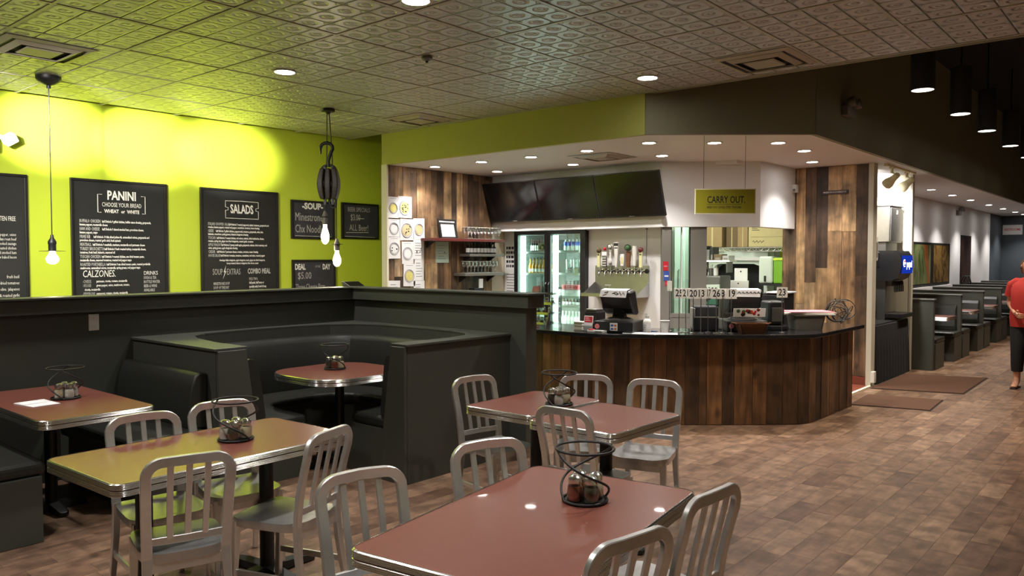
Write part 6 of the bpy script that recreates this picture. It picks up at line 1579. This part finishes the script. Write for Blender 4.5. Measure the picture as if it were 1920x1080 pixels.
MB().bx(-4.172, -4.165, 18.98, 20.42, 1.15, 1.97).build('wheat_panel', mural_mat('wheat_print', [srgb(40, 26, 12), srgb(96, 70, 30), srgb(140, 110, 56), srgb(60, 40, 18)], (1, 4, 5), 1.0), mu)
MB().loops([[(-4.163, 18.05, 1.97), (-4.163, 18.45, 1.97), (-4.163, 18.66, 1.15), (-4.163, 18.5, 1.15)], [(-4.1625, 18.05, 1.97), (-4.1625, 18.45, 1.97), (-4.1625, 18.66, 1.15), (-4.1625, 18.5, 1.15)]]).build('printed_carrot', mat('carrot_print', srgb(140, 84, 44), .4, noise=.3, nscale=6), mu)
for a in (17.35, 17.8, 18.15):
    MB().loops([[(-4.1635, a, 1.85), (-4.1635, a + .1, 1.95), (-4.1635, a + .3, 1.2), (-4.1635, a + .22, 1.16)], [(-4.163, a, 1.85), (-4.163, a + .1, 1.95), (-4.163, a + .3, 1.2), (-4.163, a + .22, 1.16)]]).build('printed_leaf', mat('leaf_print', srgb(96, 112, 70), .4, noise=.4, nscale=9), mu)
struct(box('trim_8', M['white'], -4.2, -4.12, 13.0, 20.7, 1.02, 1.08))

# ------------------------------------------------------------------ hall booths
hb = None
def hall_bench(label):
    t = thing('hall_booth', label, 'booth', (0, 0, 0), 0, 'dark booths along the hall wall')
    # origin: divider centre at the aisle end; booth runs to -X
    MB().bx(-1.345, -.0, -.05, .05, 0, 1.06).build('divider_panel', M['charcoal'], t, bevel=.004)
    MB().bx(-1.345, .012, -.065, .065, 1.06, 1.08).build('divider_cap', M['trim_grey'], t, bevel=.003)
    for s in (-1, 1):
        MB().bx(-1.345, .02, min(s * .05, s * .60), max(s * .05, s * .60), 0, .40).build('seat_base', M['charcoal'], t, bevel=.004)
        MB().bx(-1.34, .025, min(s * .08, s * .63), max(s * .08, s * .63), .40, .475).build('seat', M['vinyl'], t, bevel=.025)
        sec = [(s * .05, .48), (s * .16, .48), (s * .17, .55), (s * .13, .85), (s * .10, .90), (s * .05, .91)]
        MB().loops([[(x, o, z) for o, z in sec] for x in ((-1.34, -.06) if s < 0 else (-.06, -1.34))]).build('backrest', M['vinyl'], t, bevel=.01)
    return t
M['trim_grey'] = mat('cap_grey', srgb(104, 106, 100), .4)
HBY = [13.10, 15.0, 16.9, 18.8, 20.7, 22.6, 24.5]
for k, y in reversed(list(enumerate(HBY))):
    lab = 'dark grey hall booth divider with two black seats, %s from the drink station' % nth[k]
    if hb is None:
        hb = hall_bench(lab); hb.location = (-2.85, y, 0)
    else: last_ = dup(hb, (-2.85, y, 0), 0, lab)
for c in list(last_.children):          # nothing sits in front of the first divider
    if max(v.co.y for v in c.data.vertices) < .0: D.objects.remove(c)
ht = None
for k in (0, 1, 2, 3, 5):
    y = 14.05 + 1.9 * k; lab = 'chrome-edged table between hall booths, %s from the drink station' % nth[k]
    if ht is None:
        ht = make_table('hall_table', lab, -3.47, y, 1.36, .60, 0, [(-.1, 0)], r=.05, group='chrome-edged tables of the hall booths', base=.25)
        ht.rotation_euler = (0, 0, 0)
    else: dup(ht, (-3.47, y, 0), 0, lab)
hc = wthing('high_chair', 'dark high chair standing by the hall wall next to the dark door', 'chair', (-4.0, 21.6, 0))
for y in (21.45, 21.75):
    MB().tube([(-4.12, y, 0), (-4.1, y, .7), (-4.1, y, 1.15), (-4.05, y, 1.25), (-3.98, y, 1.25), (-3.95, y, 1.1), (-3.9, y, .6), (-3.85, y, 0)], .016, 8).build('side_frame', M['iron'], hc, smooth=60)
MB().bx(-4.1, -3.9, 21.45, 21.75, .6, .63).build('seat', M['black_plastic'], hc, bevel=.005)
MB().bx(-4.11, -4.08, 21.45, 21.75, .75, 1.1).build('backrest', M['black_plastic'], hc, bevel=.005)
MB().bx(-3.99, -3.93, 21.45, 21.75, .95, .98).build('tray', M['grey_plastic'], hc, bevel=.005)

# ------------------------------------------------------------------ the walking woman
pr_ = thing('person', 'woman in red t-shirt, black trousers and flip-flops walking in the aisle', 'person', (-1.535, 12.15, 0), math.radians(-4))
# local frame: she faces -Y, her right side is -X
me = D.meshes.new('body')
J = {}; vs = []; es = []; rad = []
def jn(n, p, r, frm=None):
    J[n] = len(vs); vs.append(p); rad.append(r)
    if frm: es.append((J[frm], J[n]))
jn('pelvis', (0, 0, .90), (.155, .12))
jn('belly', (0, -.02, 1.04), (.165, .135), 'pelvis'); jn('chest', (0, -.01, 1.22), (.16, .125), 'belly'); jn('upper', (0, .0, 1.34), (.14, .09), 'chest')
jn('neck', (0, .005, 1.42), (.066, .066), 'upper'); jn('neck2', (0, -.005, 1.47), (.062, .064), 'neck')
jn('jaw', (0, -.032, 1.53), (.074, .086), 'neck2'); jn('head', (0, -.022, 1.60), (.088, .108), 'jaw'); jn('crown', (0, -.012, 1.66), (.074, .092), 'head')
for s, n in ((-1, 'r'), (1, 'l')):
    jn('sh' + n, (s * .17, .0, 1.36), (.06, .06), 'upper')
    if s < 0:
        el, wr, hd3 = (-.222, .03, 1.10), (-.12, -.17, .98), (-.085, -.215, .965)
    else:
        el, wr, hd3 = (.245, .07, 1.10), (.22, -.10, .94), (.21, -.15, .91)
    jn('ua' + n, tuple((a + b) / 2 for a, b in zip((s * .17, 0, 1.36), el)), (.052, .052), 'sh' + n)
    jn('el' + n, el, (.042, .042), 'ua' + n)
    jn('fa' + n, tuple(a * .6 + b * .4 for a, b in zip(el, wr)), (.043, .04), 'el' + n)
    jn('wr' + n, wr, (.027, .024), 'fa' + n)
    jn('pa' + n, hd3, (.036, .022), 'wr' + n)
    d = (Vector(hd3) - Vector(wr)).normalized()
    sd_ = d.cross(Vector((0, 0, 1))).normalized(); upv = sd_.cross(d)
    for f, (o, l) in enumerate(((-.027, .06), (-.009, .07), (.009, .066), (.026, .05))):
        b0 = Vector(hd3) + d * .03 + upv * o
        b1 = b0 + d * l * .5 + sd_ * .012 * s; b2 = b1 + d * l * .25 + sd_ * .035 * s
        jn('f%d%s' % (f, n), tuple(b0), (.0095, .0095), 'pa' + n); jn('g%d%s' % (f, n), tuple(b1), (.009, .009), 'f%d%s' % (f, n)); jn('h%d%s' % (f, n), tuple(b2), (.007, .007), 'g%d%s' % (f, n))
    t0_ = Vector(wr) + d * .02 + upv * .03; t1_ = t0_ + d * .03 + upv * .022; t2_ = t1_ + d * .03 + upv * .004
    jn('t0' + n, tuple(t0_), (.012, .012), 'pa' + n); jn('t1' + n, tuple(t1_), (.010, .010), 't0' + n); jn('t2' + n, tuple(t2_), (.008, .008), 't1' + n)
    # legs: her right leg steps forward, the left one trails
    hip = (s * .09, .0, .86)
    kn = (s * .095, -.10, .47) if s < 0 else (s * .09, .03, .47)
    an = (s * .10, -.07, .085) if s < 0 else (s * .09, .27, .17)
    jn('hi' + n, hip, (.095, .10), 'pelvis'); jn('th' + n, tuple((a + b) / 2 for a, b in zip(hip, kn)), (.082, .085), 'hi' + n)
    jn('kn' + n, kn, (.057, .06), 'th' + n); jn('ca' + n, tuple(a * .62 + b * .38 for a, b in zip(kn, an)), (.054, .056), 'kn' + n)
    jn('an' + n, an, (.034, .036), 'ca' + n)
    if s < 0:
        jn('he' + n, (s * .10, -.03, .045), (.032, .03), 'an' + n); jn('ba' + n, (s * .105, -.17, .035), (.042, .022), 'an' + n); jn('to' + n, (s * .108, -.23, .03), (.036, .014), 'ba' + n)
    else:
        jn('he' + n, (s * .09, .30, .14), (.03, .03), 'an' + n); jn('ba' + n, (s * .092, .19, .055), (.042, .022), 'an' + n); jn('to' + n, (s * .094, .135, .03), (.036, .014), 'ba' + n)
me.from_pydata(vs, es, []); me.update()
body = D.objects.new('body', me); COL.objects.link(body); body.parent = pr_
me.materials.append(M['skin'])
sk = body.modifiers.new('skin', 'SKIN'); sk.use_smooth_shade = True
for i, r in enumerate(rad): me.skin_vertices[0].data[i].radius = r
me.skin_vertices[0].data[0].use_root = True
sub = body.modifiers.new('sub', 'SUBSURF'); sub.levels = 2; sub.render_levels = 2
def ell(cx, cy, z, rx, ry, n=20): return [(cx + rx * math.cos(2 * PI * k / n), cy + ry * math.sin(2 * PI * k / n), z) for k in range(n)]
MB().loops([ell(0, -.01, .80, .205, .165), ell(0, -.015, .92, .215, .175), ell(0, -.025, 1.05, .205, .175), ell(0, -.03, 1.18, .20, .165), ell(0, -.015, 1.30, .212, .15), ell(0, .0, 1.375, .195, .118), ell(0, .004, 1.425, .10, .075), ell(0, .0, 1.445, .07, .066)], True, False).build('t_shirt', M['red_shirt'], pr_, smooth=80)
for s, e in ((-1, (-.222, .03, 1.10)), (1, (.245, .07, 1.10))):
    a0 = Vector((s * .05, 0, 1.365)); a = Vector((s * .14, 0, 1.36)); b = Vector((s * .18, .003, 1.335)); c = a + (Vector(e) - Vector((s * .17, 0, 1.36))) * .65 + Vector((s * .04, 0, 0))
    MB().tube([a0, a, b, (b + c) / 2, c], [.066, .078, .078, .074, .072], 16).build('sleeve', M['red_shirt'], pr_, smooth=60)
for s, kn, an in ((-1, (-.095, -.10, .47), (-.10, -.07, .085)), (1, (.09, .03, .47), (.09, .27, .17))):
    hip = Vector((s * .09, 0, .88)); K = Vector(kn); A_ = Vector(an)
    MB().tube([hip + Vector((0, 0, .06)), hip, (hip + K) / 2, K, K * .62 + A_ * .38, K * .35 + A_ * .65], [.10, .115, .10, .078, .074, .066], 14).build('trouser_leg', M['trousers'], pr_, smooth=60)
MB().loops([ell(0, 0, .80, .19, .145), ell(0, 0, .92, .195, .15), ell(0, 0, .97, .18, .145)]).build('trouser_seat', M['trousers'], pr_, smooth=60)
hm = MB(); rings = []
for k in range(9):
    a = -.5 + 1.0 * k / 8 * 2.07; z = 1.60 + .105 * math.sin(a); r = math.cos(a)
    rings.append([(.106 * r * math.cos(2 * PI * i / 22), .005 + (.115 if math.sin(2 * PI * i / 22) > 0 else (.095 if a > .55 else .045)) * r * math.sin(2 * PI * i / 22), z) for i in range(22)])
hm.loops(rings)
hm.loops([ell(0, .035, 1.49, .095, .062, 22), ell(0, .035, 1.55, .112, .088, 22), ell(0, .028, 1.62, .108, .092, 22)])
hm.build('hair', M['hair'], pr_, smooth=60)
for s in (-1, 1):
    MB().lathe([(.0005, -.008), (.006, -.005), (.008, 0), (.006, .005), (.0005, .008)], 10, (s * .031, -.116, 1.605)).build('eye', M['shirt_eye'], pr_, smooth=60)
    MB().lathe([(.0005, -.025), (.010, -.012), (.012, .006), (.0005, .024)], 10, (s * .086, -.03, 1.59)).build('ear', M['skin'], pr_, smooth=60)
MB().loops([[(-.010, -.114, 1.60), (.010, -.114, 1.60), (.004, -.120, 1.605), (-.004, -.120, 1.605)], [(-.016, -.10, 1.562), (.016, -.10, 1.562), (.008, -.137, 1.566), (-.008, -.137, 1.566)]][::-1]).build('nose', M['skin'], pr_, bevel=.004)
MB().tube([(-.022, -.108, 1.535), (0, -.116, 1.532), (.022, -.108, 1.535)], [.003, .006, .003], 8).build('mouth', M['lips'], pr_, smooth=60)
def sandal(x, y0, y1, z0, z1):
    t = (z1 - z0) / (y0 - y1) if y0 != y1 else 0
    pts = [(x - .035, y1), (x + .035, y1), (x + .045, y1 + .07), (x + .032, (y0 + y1) / 2), (x + .038, y0), (x - .032, y0), (x - .030, (y0 + y1) / 2), (x - .045, y1 + .07)]
    zf = lambda y: z0 + (y - y1) / (y0 - y1) * (z1 - z0)
    MB().loops([[(a, b, zf(b)) for a, b in pts], [(a, b, zf(b) + .016) for a, b in pts]]).build('sandal_sole', M['sandal'], pr_, bevel=.004)
    MB().tube([(x - .042, y1 + .12, zf(y1 + .12) + .02), (x - .02, y1 + .085, zf(y1 + .085) + .05), (x, y1 + .055, zf(y1 + .055) + .04), (x + .02, y1 + .085, zf(y1 + .085) + .05), (x + .042, y1 + .12, zf(y1 + .12) + .02)], .007, 8).build('sandal_strap', M['sandal'], pr_, smooth=60)
sandal(-.106, .01, -.255, .0, .0)
sandal(.093, .34, .105, .0, .10)
